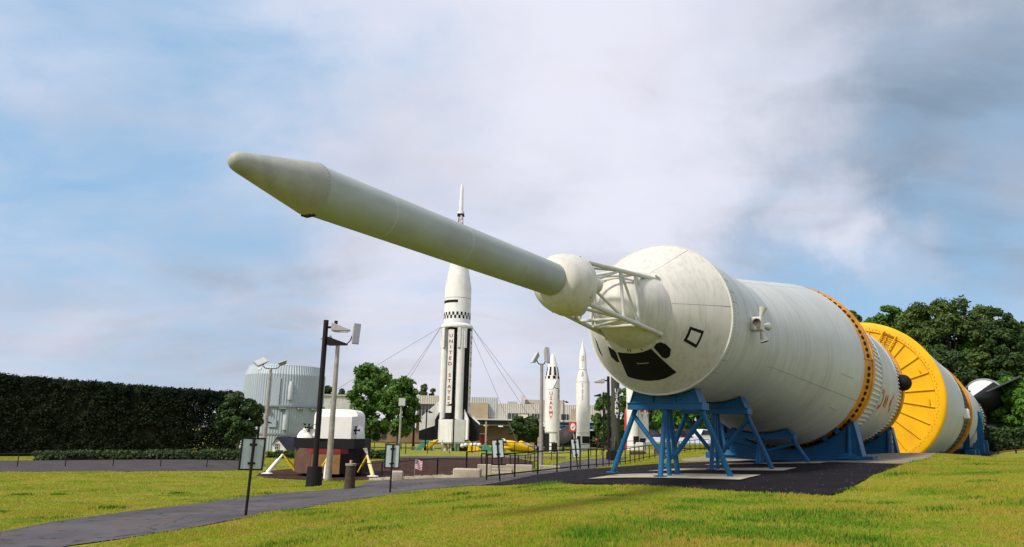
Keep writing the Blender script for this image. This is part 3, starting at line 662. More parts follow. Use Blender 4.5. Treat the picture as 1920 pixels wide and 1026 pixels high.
def saddle(sst, r_at, half, label, ztip, base=None, thick=1.1, ax=None):
    ax = ax or SP; c = OX+AX*sst if base is None else base; g = g1(c.x, c.y)+.03; h = HZ-g
    t = thing('rocket_saddle', label, 'stand', (c.x, c.y, g), RZ if base is None else math.pi/2-YAW-.035, 'blue saddles under the stages')
    zt = ztip+CZ-g; yt = math.sqrt(max(.1, (r_at+.05)**2-(h-zt)**2))
    low = max(.35, h-r_at-.12)
    for dx in (-thick/2, thick/2-.05):
        mb = MB(); arc = [(dx, y, max(.3, h-math.sqrt((r_at+.04)**2-y*y))) for y in np.linspace(-yt, yt, 25)]
        mb.prism([(dx, -yt-.28, .24)]+[(dx, -yt-.06, zt)]+arc+[(dx, yt+.06, zt)]+[(dx, yt+.28, .24)], (.05, 0, 0)); mb.build('saddle_web', BLUE, t, smooth=0)
    mb = MB(); arc = [(y, max(.31, h-math.sqrt((r_at+.03)**2-y*y))) for y in np.linspace(-yt, yt, 25)]
    for a, b in zip(arc, arc[1:]): mb.add([(-thick/2-.04, a[0], a[1]), (thick/2+.04, a[0], a[1]), (thick/2+.04, b[0], b[1]), (-thick/2-.04, b[0], b[1])], [(0, 1, 2, 3)])
    mb.build('saddle_pad', BLUE, t)
    for sy in (-1, 1):
        mb = MB(); mb.prism([(-thick/2-.03, sy*(yt+.06), zt), (thick/2+.03, sy*(yt+.06), zt), (thick/2+.03, sy*(yt+.28), .24), (-thick/2-.03, sy*(yt+.28), .24)], (0, -sy*.05, 0)); mb.build('end_plate', BLUE, t, smooth=0)
        mb = MB(); mb.tube((-thick/2-.1, sy*(yt-.18), .2), (-thick/2-.1, sy*(yt-.12), zt-.22), .10, .07, 12); mb.build('gusset_post', BLUE, t)
        mb = MB(); mb.prism([(-thick/2-.32, sy*(yt-.18)-.45, .14), (-thick/2-.32, sy*(yt-.18)+.45, .14), (-thick/2-.16, sy*(yt-.18)+.16, .36), (-thick/2-.16, sy*(yt-.18)-.16, .36)], (.1, 0, 0)); mb.build('post_foot', BLUE, t, smooth=0)
    mb = MB(); mb.box((0, 0, .125), (thick+.5, 2*yt+1.3, .25)); mb.build('base_beam', BLUE, t, smooth=0)
    for dy in (yt*.78, yt*.6):
        mb = MB(); zz_ = h-math.sqrt(r_at**2-dy*dy); mb.box((-thick/2-.2, -dy, zz_+.1), (.34, .16, .28), 0, 0, Matrix.Rotation(-.7, 3, 'X')); mb.build('clamp', BLUE, t, smooth=0)
    return t
saddle(31.7, 3.40, 3, 'large blue saddle under the orange ring behind the adapter', .66)
saddle(45.2, 3.42, 3, 'blue saddle under the aft end of the third stage beside the yellow cap', .66, thick=1.)
def block_stand(base, label, yaw, pts):
    g = g1(base.x, base.y); t = thing('stage_cradle', label, 'stand', (base.x, base.y, g), yaw, 'blue cradles under the far stages')
    for nm, a, b, w in pts:
        mb = MB(); a = Vector(a); b = Vector(b); d = (b-a); L_ = d.length; q = d.to_track_quat('Z', 'Y').to_matrix(); mb.box((a+b)/2, (w[0], w[1], L_), 0, 0, q); mb.build(nm, BLUE, t, smooth=0)
    return t
ry2 = math.pi/2-YAW-.035
b1 = YC+S2.a*12
block_stand(b1, 'short blue cradle legs under the white stage by the yellow cap', ry2, [('leg', (0, -3.4, 0), (0, -3.6, 1.4), (.4, .5)), ('leg', (0, -2.6, 0), (0, -2.8, .9), (.4, .5)), ('beam', (0, -4.2, .3), (0, 4.2, .3), (.6, .6)), ('leg', (0, 3.4, 0), (0, 3.6, 1.4), (.4, .5))])
b2 = YC+S2.a*30
t = block_stand(b2, 'blue wheeled transporter with raised arms under the farthest stage', ry2, [('beam', (-3, -4.6, 1.), (14, -4.6, 1.), (.8, .7)), ('beam', (0, -5.2, 1.0), (0, 5.2, 1.0), (.8, .8)), ('beam', (11, -5.4, 1.), (11, 5.4, 1.), (.9, .9)), ('arm', (-.5, -4.2, 1.), (-2.6, -4.5, 4.1), (.5, .6)), ('arm', (11, -5., .8), (11, -5.1, 5.4), (.7, .6)), ('leg', (-3, -4.6, 0), (-3, -4.6, 1.), (.5, .5)), ('bracket', (6, -5., .5), (6, -5., 2.), (1.6, .9)), ('bracket', (9.5, -5.2, .4), (9.5, -5.2, 2.3), (1.4, 1.)), ('leg', (3, -4.8, 0), (3, -4.8, 1.2), (1., .6))])
for x in (4.5, 7.4, 10.3, 13.2):
    mb = MB(); mb.tube((x, -5.9, .55), (x, -5.3, .55), .55, None, 20); w_ = mb.build('wheel', BLACK, t); mb = MB(); mb.tube((x, -5.94, .55), (x, -5.88, .55), .28, None, 16); mb.build('rim', BLUE, w_)
# tie-down chain by the second saddle
q = OX+AX*40.5+NX*3.0; zt_ = .62+CZ-.2; g = g1(q.x, q.y)
t = thing('tie_down_chain', 'steel chain with turnbuckle hanging between the two blue saddles', 'chain', (q.x, q.y, g))
k = 0; z = .1; top = zt_-g
while z < top:
    mb = MB(); an = (k % 2)*math.pi/2
    for i in range(8):
        t0, t1 = 2*math.pi*i/8, 2*math.pi*(i+1)/8
        f_ = lambda tt: (math.cos(an)*.05*math.cos(tt), math.sin(an)*.05*math.cos(tt), z+.075*math.sin(tt))
        mb.tube(f_(t0), f_(t1), .016, None, 6)
    mb.build('chain_link', GALV, t); z += .115; k += 1
mb = MB(); mb.tube((0, 0, .5), (0, 0, .85), .05, None, 8); mb.build('turnbuckle', GALV, t)

# ------------------------------------------------------------------ foliage
def leaf_mat(name, c1, c2, sc=.35, trans=.25):
    return mat(name, c1, .6, col2=c2, vscale=sc, trans=trans, spec=.25, coords='World', detail=5, lo=.38, hi=.62)
LEAF_MID = leaf_mat('leaves_mid', (.10, .20, .030), (.06, .13, .020))
LEAF_DARK = leaf_mat('leaves_dark', (.062, .11, .028), (.036, .070, .020))
LEAF_LITE = leaf_mat('leaves_bright', (.115, .26, .028), (.07, .175, .019))
LEAF_OLV = leaf_mat('leaves_olive', (.10, .15, .032), (.06, .10, .022))
BARK = mat('bark', (.11, .085, .065), .95, var=.5, vscale=3, bump=.6, bscale=8)
def leaves(name, clumps, per, size, m, parent, flat=.75, seed=1):
    """clumps: (centre, radius3); leaf-sized quads spread through each clump, denser towards its skin"""
    rg = np.random.default_rng(seed); C = np.array([c for c, r in clumps]); RR = np.array([r for c, r in clumps])
    n = len(C)*per; idx = np.repeat(np.arange(len(C)), per)
    d = rg.normal(size=(n, 3)); d /= np.linalg.norm(d, axis=1)[:, None]; rad = rg.random(n)**.33*.35+.68
    P_ = C[idx]+d*rad[:, None]*RR[idx]*(1+.18*rg.normal(size=(n, 1)))
    nrm = d*.7+rg.normal(size=(n, 3))*.6; nrm[:, 2] += .35; nrm /= np.linalg.norm(nrm, axis=1)[:, None]
    u = np.cross(nrm, rg.normal(size=(n, 3))); u /= np.linalg.norm(u, axis=1)[:, None]; w = np.cross(nrm, u)
    s_ = size*(.6+.8*rg.random((n, 1))); u *= s_; w *= s_*flat
    V = np.stack([P_-u, P_-w*.8, P_+u, P_+w*.8], 1).reshape(-1, 3)
    me = bpy.data.meshes.new(name); me.vertices.add(4*n); me.vertices.foreach_set('co', V.ravel())
    me.loops.add(4*n); me.loops.foreach_set('vertex_index', np.arange(4*n)); me.polygons.add(n); me.polygons.foreach_set('loop_start', np.arange(n)*4); me.polygons.foreach_set('loop_total', np.full(n, 4))
    me.materials.append(m); me.update(); me.validate()
    o = bpy.data.objects.new(name, me); COL.objects.link(o); o.parent = parent; return o
def tree(px, ytop, D, wpx, label, m, seed, ncl=60, per=90, leaf=.3, ylow=None, trunk=True, group=None, name='tree', base=None, depth=None, clr=.22, top=1.0):
    g = base if base is not None else gp(px, D); H = W(px, ytop, D).z-g.z; rw = wpx/2*mpp(D); rg = random.Random(seed)
    dp = depth or rw
    t = thing(name, label, 'tree', tuple(g), 0, group)
    zlo = (W(px, ylow, D).z-g.z) if ylow else H*.22
    cl = []
    cz = (H+zlo)/2; hz = (H-zlo)/2
    for k in range(ncl):
        while True:
            x, y, z = rg.uniform(-1, 1), rg.uniform(-1, 1), rg.uniform(-1, 1); q = x*x+y*y+(abs(z)**2.4)
            if .30 < q < 1: break
        tap = 1-.25*max(0, z)*top
        r = clr*rw*rg.uniform(.65, 1.25)
        zc = cz+z*(hz-r*.7)
        cl.append(((x*(rw-r*.6)*tap, y*(dp-r*.6)*tap, zc), (r, r, r*.78)))
    leaves('crown', cl, per, leaf, m, t, seed=seed)
    if trunk:
        mb = MB(); r0 = max(.12, H*.018); pts = [(0, 0, -.2)]; n = 6
        for k in range(1, n+1): pts.append((rg.uniform(-.03, .03)*H*k/n, rg.uniform(-.03, .03)*H*k/n, H*.8*k/n))
        for k in range(n): mb.tube(pts[k], pts[k+1], r0*(1-k/n*.8), r0*(1-(k+1)/n*.8), 9, cap=False)
        for c, r in rg.sample(cl, min(14, len(cl))):
            k = min(n-1, max(2, int(c[2]*.7/(H*.8)*n))); a = Vector(pts[k]); b = Vector(c); mid = (a+b)/2+Vector((0, 0, -.04*H))
            mb.tube(a, mid, r0*.38, r0*.24, 6, cap=False); mb.tube(mid, b, r0*.24, r0*.07, 6, cap=False)
        mb.build('trunk', BARK, t)
    return t
def hedge(name, label, corners, z0, tops, m, n, leaf, seed, cat='hedge', cl_r=.5, per=60, kind=None):
    """leafy mass filling the prism between two ground lines"""
    rg = random.Random(seed); (a, b, c, d) = [Vector((*q, 0)) for q in corners]; o = (a+b+c+d)/4
    t = thing(name, label, cat, (o.x, o.y, g1(o.x, o.y))); gz0 = t.location.z; cl = []
    for k in range(n):
        u, v, w = rg.random(), rg.random(), rg.random()
        f = rg.random()
        if rg.random() < .06: u = 1-rg.random()*.04
        if f < .45: v = rg.random()*.08
        elif f < .8: w = 1-rg.random()*.06
        p = (a*(1-u)+b*u)*(1-v)+(d*(1-u)+c*u)*v; zt = tops[0]*(1-u)+tops[1]*u; zb = g1(p.x, p.y)
        r = cl_r*rg.uniform(.7, 1.3); z = zb+r*.5+(zt-zb-r*1.1)*w
        cl.append(((p.x-o.x, p.y-o.y, z-gz0), (r, r, r*.8)))
    leaves('foliage', cl, per, leaf, m, t, seed=seed)
    mb = MB()                                         # solid near-black box: shade inside the leaves put into its colour
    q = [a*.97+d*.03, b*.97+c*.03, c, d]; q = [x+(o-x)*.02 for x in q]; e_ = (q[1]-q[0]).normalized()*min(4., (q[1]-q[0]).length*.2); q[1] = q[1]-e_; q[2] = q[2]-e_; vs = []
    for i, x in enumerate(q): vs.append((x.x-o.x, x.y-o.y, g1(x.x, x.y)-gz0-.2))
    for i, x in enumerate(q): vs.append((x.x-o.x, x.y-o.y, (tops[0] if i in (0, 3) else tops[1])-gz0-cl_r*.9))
    mb.add(vs, [(0, 1, 5, 4), (1, 2, 6, 5), (2, 3, 7, 6), (3, 0, 4, 7), (4, 5, 6, 7)]); mb.build('shade_core', mat('inner_shade', (.02, .022, .012), 1.), t, smooth=0)
    return t
# big trimmed wall of trees on the left
A = W(-140, 860, 62); B = W(438, 850, 66)
tA = W(-140, 692, 62).z; tB = W(448, 735, 66).z
hedge('tree_wall', 'long dark tree row clipped flat on top at the left', [(A.x, 62), (B.x, 66), (W(425, 850, 74).x, 74), (A.x, 72)], 0, (tA, tB), mat('leaves_clipped', (.024, .037, .017), .8, col2=(.012, .020, .010), vscale=.25, trans=.12, spec=.05, coords='World'), 2800, .10, 11, cl_r=.42, per=60)  # very dark green leaves all over the clipped row
tree(444, 724, 60, 84, 'dark leafy tree at the right end of the clipped tree row', LEAF_DARK, 21, 70, 150, .16, ylow=835, clr=.2)
A = W(60, 855, 53); B = W(452, 855, 54)
hedge('low_hedge', 'low dark hedge along the far side of the left road', [(A.x, 53), (B.x, 54), (B.x, 55.2), (A.x, 54.2)], 0, (W(60, 847, 53).z, W(452, 843.5, 54).z), LEAF_DARK, 260, .10, 12, cl_r=.22, per=60)
A = W(505, 850, 60); B = W(570, 850, 60)
hedge('low_hedge', 'low dark hedge in front of the small white house', [(A.x, 60), (B.x, 60), (B.x, 61), (A.x, 61)], 0, (W(505, 846, 60).z,)*2, LEAF_DARK, 60, .10, 13, cl_r=.22, per=60)
A = W(682, 850, 62); B = W(722, 850, 62)
hedge('low_hedge', 'low dark hedge between the moon lander and the lamp post', [(A.x, 62), (B.x, 62), (B.x, 63), (A.x, 63)], 0, (W(682, 845, 62).z,)*2, LEAF_DARK, 50, .10, 14, cl_r=.22, per=60)
# lawn trees by the building
tree(692, 668, 98, 98, 'tall full green tree left of the standing rocket', LEAF_MID, 31, 80, 150, .26, ylow=830, clr=.21)
tree(744, 698, 92, 84, 'shorter round green tree next to the tall full one', LEAF_MID, 32, 70, 150, .25, ylow=826, clr=.22)
tree(985, 776, 150, 66, 'low spreading dark tree in front of the building', LEAF_DARK, 33, 60, 110, .30, ylow=826, clr=.2)
tree(600, 716, 150, 46, 'dark treetop behind the silver round building', LEAF_DARK, 34, 34, 100, .4, ylow=800)
tree(632, 722, 160, 36, 'dark treetop left of the tall green tree', LEAF_DARK, 35, 30, 100, .4, ylow=800)
tree(790, 716, 215, 24, 'thin treetop over the flat roof near the standing rocket', LEAF_OLV, 36, 26, 60, .42, ylow=790)
tree(808, 728, 215, 34, 'bushy treetop over the flat roof near the standing rocket', LEAF_DARK, 37, 30, 80, .42, ylow=790)
# trees seen under the spacecraft
for i, (px, yt, D, w, m, lb) in enumerate([(1135, 735, 165, 48, LEAF_MID, 'green tree rising left of the black missile'), (1172, 722, 150, 60, LEAF_MID, 'green tree behind the black missile'), (1215, 715, 170, 90, LEAF_DARK, 'dark tree behind the white missiles'), (1258, 735, 140, 64, LEAF_LITE, 'bright tree behind the nearest blue stand'), (1300, 728, 150, 70, LEAF_LITE, 'bright tree between the two tubular stands'), (1345, 722, 150, 80, LEAF_DARK, 'dark tree behind the middle stand'), (1395, 722, 150, 80, LEAF_DARK, 'dark tree under the tapered adapter')]):
    tree(px, yt, D, w, lb, m, 50+i, 50, 110, .36, ylow=828, clr=.22)
# tall wood on the right
for i, (px, yt, D, w, yl, m, lb) in enumerate([
    (1618, 583, 150, 60, 700, LEAF_OLV, 'distant thin treetop just above the orange ring'),
    (1655, 590, 132, 70, 720, LEAF_MID, 'small treetop above the yellow cap'),
    (1690, 572, 126, 110, 790, LEAF_MID, 'green tree rising behind the top of the yellow cap'),
    (1745, 562, 122, 130, 800, LEAF_OLV, 'broad olive tree, tallest left of the middle'),
    (1810, 553, 118, 140, 800, LEAF_OLV, 'tallest olive tree in the wood at the right'),
    (1868, 566, 122, 100, 800, LEAF_OLV, 'olive tree right of the tallest one'),
    (1905, 578, 112, 84, 760, LEAF_DARK, 'dark gappy tree at the right picture edge'),
    (1950, 600, 118, 100, 800, LEAF_OLV, 'tree cut by the right picture edge'),
    (1790, 640, 108, 120, 826, LEAF_DARK, 'dark tree behind the white stage'),
    (1735, 650, 112, 110, 826, LEAF_DARK, 'dark tree behind the yellow cap'),
    (1850, 680, 122, 80, 826, LEAF_DARK, 'dark tree behind the tail fin'),
    (1894, 616, 116, 92, 740, LEAF_LITE, 'bright green tree with bare trunk at the right edge'),
    (1850, 628, 118, 66, 700, LEAF_LITE, 'bright green slender tree above the tail fin'),
    (1918, 705, 100, 110, 826, LEAF_LITE, 'bright low tree spreading beside the tail of the rocket'),
    (1975, 680, 92, 90, 826, LEAF_LITE, 'bright bush tree beyond the right edge')]):
    tree(px, yt, D, w, lb, m, 80+i, 130 if w > 90 else 80, 190, .30, ylow=yl, clr=.18 if w > 90 else .22)
A = W(1560, 830, 134); B = W(2080, 830, 122)
hd = hedge('dark_wood', 'deep shaded wood filling the back of the right side', [(A.x, 134), (B.x, 122), (B.x, 140), (A.x, 146)], 0, (W(1560, 640, 134).z, W(2080, 620, 122).z), LEAF_DARK, 420, .4, 77, cat='wood', cl_r=1.8, per=60)
A = W(1440, 830, 175); B = W(1120, 830, 185)
hedge('shrub_row', 'dark shrubs along the back of the park under the spacecraft', [(B.x, 185), (A.x, 175), (A.x, 180), (B.x, 190)], 0, (W(1120, 800, 185).z, W(1440, 790, 175).z), LEAF_DARK, 150, .4, 78, cl_r=1.2, per=60)
A = W(1840, 830, 96); B = W(2000, 830, 90)
hedge('shrub_row', 'dark undergrowth below the bright trees at the right edge', [(A.x, 96), (B.x, 90), (B.x, 94), (A.x, 100)], 0, (W(1840, 806, 96).z, W(2000, 800, 90).z), LEAF_DARK, 110, .25, 79, cl_r=.8, per=60)

# ------------------------------------------------------------------ left side: signs, lamps, rails
def sign(px, D, ytop, wpx, yaw, label, lean=0., yb=None):
    b = gp(px, D); k = mpp(D); H = W(px, ytop, D).z-b.z; w = wpx*k; ph = (yb or .5)*H
    t = thing('notice_sign', label, 'sign', tuple(b), yaw, 'information signs seen from behind')
    M = Matrix.Rotation(lean, 3, 'Y')
    def T(v): return M @ Vector(v)
    mb = MB(); mb.tube(T((0, .03, -.1)), T((0, .03, H-.01)), .028, None, 10); mb.build('post', BLACKM, t)
    z0, z1 = H-ph, H-.03
    mb = MB(); mb.box(T((0, .075, (z0+z1)/2)), (w, .025, z1-z0), 0, 0, M); p = mb.build('panel', SIGNBACK, t, smooth=0)
    mb = MB()
    for x in (-w/2, w/2): mb.box(T((x, .075, (z0+z1)/2)), (.03, .045, z1-z0+.03), 0, 0, M)
    for z in (z0, z1): mb.box(T((0, .077, z)), (w+.03, .04, .03), 0, 0, M)
    mb.build('frame', BLACKM, p, smooth=0)
    for z in (z0+.12, z1-.12):
        mb = MB(); mb.box(T((0, .05, z)), (.14, .03, .04), 0, 0, M); mb.build('bracket', BLACKM, p, smooth=0)
sign(461, 14.5, 819, 41, .55, 'nearest grey-backed sign beside the path at the lower left', .02, .42)
sign(731, 22, 832, 26, .1, 'grey-backed sign on the path in front of the moon lander', .01, .49)
sign(937, 25, 823, 22, -.25, 'grey-backed sign at the end of the near railing', -.10, .44)
sign(1083, 33, 822, 15, -.35, 'small grey-backed sign behind the near railing by the clock', -.12, .62)

def flood(t, c, d, w, h, dep, m=LAMPG, roll=0.):
    """flat floodlight head: tapered housing with a glass face looking along d"""
    d = Vector(d).normalized(); q = Matrix.Rotation(roll, 3, d) @ d.to_track_quat('Z', 'Y').to_matrix(); c = Vector(c); mb = MB()
    f = [Vector((x*w/2, y*h/2, dep/2)) for x, y in ((-1, -1), (1, -1), (1, 1), (-1, 1))]; b = [Vector((x*w*.30, y*h*.30, -dep/2)) for x, y in ((-1, -1), (1, -1), (1, 1), (-1, 1))]
    mb.add([c+q @ v for v in b+f], [(0, 3, 2, 1), (0, 1, 5, 4), (1, 2, 6, 5), (2, 3, 7, 6), (3, 0, 4, 7), (4, 5, 6, 7)])
    o = mb.build('lamp_head', m, t, smooth=0)
    mb = MB(); mb.box(c+q @ Vector((0, 0, dep/2+.012)), (w*.9, h*.9, .02), 0, 0, q); mb.build('lens', LENS, o, smooth=0); return o
def fpole(px, D, ytop, r, label, heads, m=GALV, base=None, group='floodlight poles', px_top=None):
    b = gp(px, D); H = W(px, ytop, D).z-b.z
    t = thing('floodlight_pole', label, 'street lamp', tuple(b), 0, group)
    mb = MB(); mb.tube((0, 0, -.2), (0, 0, H), r*1.15, r*.72, 14); mb.build('pole', m, t)
    if base:
        mb = MB(); mb.tube((0, 0, -.1), (0, 0, base[1]), base[0], base[0]*.93, 18); mb.build('base', base[2], t)
    for (x, y, z, dx, dy, dz, w, h, dep, *ro) in heads:
        mb = MB(); mb.poly([(0, 0, H-.05), (x*.5, y*.5, H-.02), (x*.72, y*.72, H+z*.35), (x*.8, y*.8, H+z*.8)], .03, 8); mb.build('bracket_arm', BLACKM, t)
        flood(t, (x, y, H+z), (dx, dy, dz), w, h, dep, LAMPG, ro[0] if ro else 0.)
    return t
fpole(491, 50, 690, .13, 'weathered floodlight pole with two tilted heads before the silver round building', [(-.72, -.1, .34, .35, -.55, .62, 1.0, .52, .28, .62), (.85, -.1, .34, -.35, -.22, .9, 1.0, .6, .24, -.35)], base=(.26, .12, CONC))
t = fpole(615, 38, 645, .15, 'grey floodlight pole leaning close to the tall black pole', [(.92, -.1, .55, .75, -.75, -.12, .42, 1.1, .22), (-.45, -.35, .2, -.3, -.6, -.7, .5, .5, .35)], base=(.24, .12, CONC))
def shoebox(px, D, ytop, label, side=-1, r=.1, base=True, headw=.75, two=False, base_m=None):
    b = gp(px, D); H = W(px, ytop, D).z-b.z
    t = thing('lamp_post', label, 'street lamp', tuple(b), 0, 'black lamp posts')
    mb = MB(); mb.tube((0, 0, -.2), (0, 0, H), r, r*.9, 14); mb.build('pole', BLACKM, t)
    if base: mb = MB(); mb.tube((0, 0, -.2), (0, 0, .78 if D < 40 else .55), .34 if D < 40 else .22, .30 if D < 40 else .2, 18); mb.build('base', BLACK if not base_m else base_m, t)
    for k, s in enumerate((side, -side) if two else (side,)):
        z = H-.35; mb = MB(); mb.tube((0, 0, z+.05), (s*.35, 0, z+.05), .05, None, 8); mb.build('arm', BLACKM, t)
        mb = MB(); x0, x1 = s*.28, s*(.28+headw); hh = .24; wy = .22
        mb.add([(x0, -wy, z-.12), (x0, wy, z-.12), (x0, wy, z+hh), (x0, -wy, z+hh), (x1, -wy*.6, z-.10), (x1, wy*.6, z-.10), (x1, wy*.6, z-.03), (x1, -wy*.6, z-.03)], [(0, 1, 2, 3), (4, 7, 6, 5), (0, 4, 5, 1), (3, 2, 6, 7), (0, 3, 7, 4), (1, 5, 6, 2)])
        h = mb.build('lamp_head', LAMPG if D < 60 else BLACKM, t, smooth=0, bevel=.02)
        mb = MB(); mb.box(((x0+x1)/2, 0, z-.135), (headw*.75, wy*1.4, .02)); mb.build('lens', LENS, h, smooth=0)
    return t
t = shoebox(588, 30, 600, 'tall black lamp post rising from a round black base left of the path', 1, .115, True, .75)
b = t.location; H = W(588, 600, 30).z-b.z
mb = MB(); mb.tube((.42, 0, H-.02), (.42, 0, H-.28), .07, None, 10); mb.build('photocell', BLACKM, t)
mb = MB(); z = H-.98
mb.add([(.16, -.22, z-.08), (.16, .22, z-.08), (.16, .22, z+.26), (.16, -.22, z+.26), (.95, -.14, z-.06), (.95, .14, z-.06), (.95, .14, z+.0), (.95, -.14, z+.0)], [(0, 1, 2, 3), (4, 7, 6, 5), (0, 4, 5, 1), (3, 2, 6, 7), (0, 3, 7, 4), (1, 5, 6, 2)]); mb.build('lamp_head', BLACKM, t, smooth=0)
mb = MB(); mb.tube((0, 0, z+.1), (.2, 0, z+.1), .05, None, 8); mb.build('arm', BLACKM, t)
fpole(1014, 44, 682, .125, 'grey floodlight pole with two upturned heads left of the striped missile', [(-.4, -.15, .3, -.8, -.35, .5, .4, .8, .22), (.28, 0, .5, .75, -.6, .1, .42, 1.0, .2)], base=(.2, .2, BLACK))
fpole(1047, 70, 728, .10, 'thin grey floodlight pole in front of the striped missile', [(-.55, -.1, .25, -.55, -.6, .6, .6, 1.3, .2)], base=(.25, .12, CONCL))
fpole(748, 80, 758, .13, 'grey pole with one square lamp right of the lawn trees', [(.12, -.2, .25, 0, -1, -.1, .75, .85, .4)])
shoebox(1142, 52, 706, 'black lamp post with pointed head beside the black missile', -1, .11, True, .75)
shoebox(1132, 82, 736, 'black lamp post with pointed head left of the black missile', -1, .10, False, .8)
shoebox(849, 105, 755, 'dark lamp post with pale head standing before the rocket tail', -1, .11, True, .9)
shoebox(774, 100, 757, 'dark lamp post by the left rocket fin', 1, .15, True, .6, base_m=CONC)
shoebox(797, 104, 768, 'slim dark lamp post between the left fin and the tail', 1, .10, True, .6)
shoebox(1057, 120, 750, 'slim dark lamp post between the two big white missiles', 1, .08, False, .5)
shoebox(481, 75, 785, 'short dark lamp post in front of the silver round building', 1, .10, False, 1.)

# ash urn with a paper cup left on it
b = gp(655, 26); H = W(655, 869, 26).z-b.z
t = thing('ash_urn', 'brown cylindrical bollard with a sand lid at the path edge', 'bin', tuple(b)); k = mpp(26)
mb = MB(); mb.rev([(-.1, .19), (.05, .19), (H-.08, .165), (H-.06, .17)], 24, 'Z'); mb.build('body', WOODP, t)
mb = MB(); mb.rev([(H-.075, .17), (H-.075, .19), (H, .19), (H, .165), (H-.03, .15), (H-.03, 0)], 24, 'Z'); mb.build('lid', CONC, t)
CUP = mat('paper_cup', (.72, .40, .33), .6)
mb = MB(); mb.rev([(0, .035), (.11, .05), (.115, .053), (.115, .046), (.02, .033)], 16, 'Z', cap0=True); o = mb.build('paper_cup', CUP); o.location = (b.x, b.y-.02, b.z+H-.005); tag(o, 'small pinkish paper cup standing on the brown bollard', 'cup')

# railings
def railing(name, label, pts, h, spacing, m=BLACKM, rails=(1., .18), r=.03, rr=.026):
    P3 = [gp(*q) for q in pts]; o = P3[0]; t = thing(name, label, 'railing', tuple(o), 0, 'black pipe railings')
    S = [0]
    for a, b in zip(P3, P3[1:]): S.append(S[-1]+(b.xy-a.xy).length)
    n = max(1, round(S[-1]/spacing)); top = []
    for k in range(n+1):
        s = S[-1]*k/n; i = max(j for j in range(len(S)-1) if S[j] <= s+1e-6); f = (s-S[i])/(S[i+1]-S[i]); q = P3[i].xy*(1-f)+P3[i+1].xy*f; top.append(Vector((q.x, q.y, g1(q.x, q.y))))
    for q in top:
        mb = MB(); a = q-o; mb.tube((a.x, a.y, a.z-.1), (a.x, a.y, a.z+h+.0), r, None, 8); mb.build('post', m, t)
    for f in rails:
        mb = MB(); mb.poly([(q.x-o.x, q.y-o.y, q.z-o.z+h*f) for q in top], rr, 7); mb.build('rail', m, t)
    return t
railing('railing', 'near black pipe railing curving round the stand pad', [(912, 26), (985, 27.5), (1060, 30), (1120, 35), (1160, 40), (1205, 47), (1270, 56), (1330, 64)], .86, 1.45)
railing('railing', 'second short black railing along the ramp before the lamp pole', [(902, 32), (940, 36), (985, 42), (1010, 48)], .9, 2.0, rails=(1., .5))
railing('railing', 'black railing along the mulch bed beyond the steps', [(660, 38), (720, 34), (790, 32), (850, 34), (874, 37)], .8, 4.6, rails=(1.,), r=.035, rr=.022)
railing('railing', 'raised black handrail frame beside the concrete steps', [(874, 37), (911, 36)], 1.15, 1.2, rails=(1.,), r=.045, rr=.028)
railing('railing', 'far black railing round the lawn below the standing rocket', [(722, 70), (770, 72), (850, 74), (930, 74), (985, 72), (1040, 70)], 1.05, 2.3, rails=(1.,), r=.04, rr=.03)
railing('railing', 'black railing along the far walk below the missiles', [(990, 58), (1060, 55), (1100, 60), (1150, 66), (1210, 72)], 1.0, 2.6, rails=(1., .5))
railing('railing', 'long black railing along the road in front of the tree row', [(-60, 43), (60, 43.5), (180, 44), (320, 45), (440, 46.5), (470, 47)], .75, 2.6, rails=(1.,), r=.028, rr=.022)
railing('railing', 'thin black fence in front of the brown building wall', [(650, 110), (740, 112), (800, 114)], 1.3, 2.2, rails=(1., .15), r=.05, rr=.035)
railing('railing', 'low black fence at the foot of the right wood', [(1872, 78), (1906, 72), (1960, 66)], 1.2, 5.5, rails=(1., .45), r=.07, rr=.04)
# litter bin beyond the railing
b = gp(1233, 58); t = thing('litter_bin', 'brown litter bin with a domed lid beyond the near railing', 'bin', tuple(b)); H = W(1233, 838, 58).z-b.z
mb = MB(); mb.rev([(-.1, .27), (H*.72, .27)], 20, 'Z', cap1=True); mb.build('body', mat('bin_brown', (.14, .05, .035), .7, var=.3, vscale=5), t)
mb = MB(); mb.rev([(H*.74, .29), (H*.8, .29), (H*.84, .27)], 20, 'Z'); mb.build('band', WHITE, t)
mb = MB(); mb.rev([(H*.84, .27), (H*.93, .22), (H, .0)], 20, 'Z'); mb.build('lid', mat('bin_brown', (0, 0, 0)), t)

# small flag on a stick
b = gp(776, 28); t = thing('garden_flag', 'small striped flag on a thin stick in the mulch bed', 'flag', tuple(b)); ztop = W(780, 861, 28).z-b.z; ln = W(778, 880, 28).z-b.z
mb = MB(); mb.tube((0, 0, -.1), (.02, 0, ztop), .009, None, 6); mb.build('stick', GALV, t)
FR = mat('flag_red', (.50, .05, .06), .8); FW = mat('flag_white', (.75, .74, .72), .8); FB = mat('flag_blue', (.16, .18, .28), .8)
mb = MB(); hh = ztop-ln; ww = .28
for i in range(13):
    for j in range(10):
        z0 = ztop-hh*(i/13)-.0; z1 = ztop-hh*((i+1)/13); f = lambda u, z: (.02+ww*u*(1-.1*(ztop-z)/hh), .05*math.sin(u*5+z*7), z-.12*u*u*0-.05*u+.02*math.sin(u*6))
        u0, u1 = j/10, (j+1)/10; mi = 2 if (i < 7 and j < 4) else i % 2
        mb.add([f(u0, z0), f(u1, z0), f(u1, z1), f(u0, z1)], [(0, 1, 2, 3)], mi)
cl_ = mb.build('cloth', [FR, FW, FB], t)
for i in range(3):
    for j in range(3):
        z = ztop-hh*(i+1)/13*1.7; u = (j+.7)/10; mb = MB(); mb.ell((.02+ww*u, .05*math.sin(u*5+z*7)-.006, z-.05*u), (.008, .003, .008), 5, 4); mb.build('star', FW, cl_)

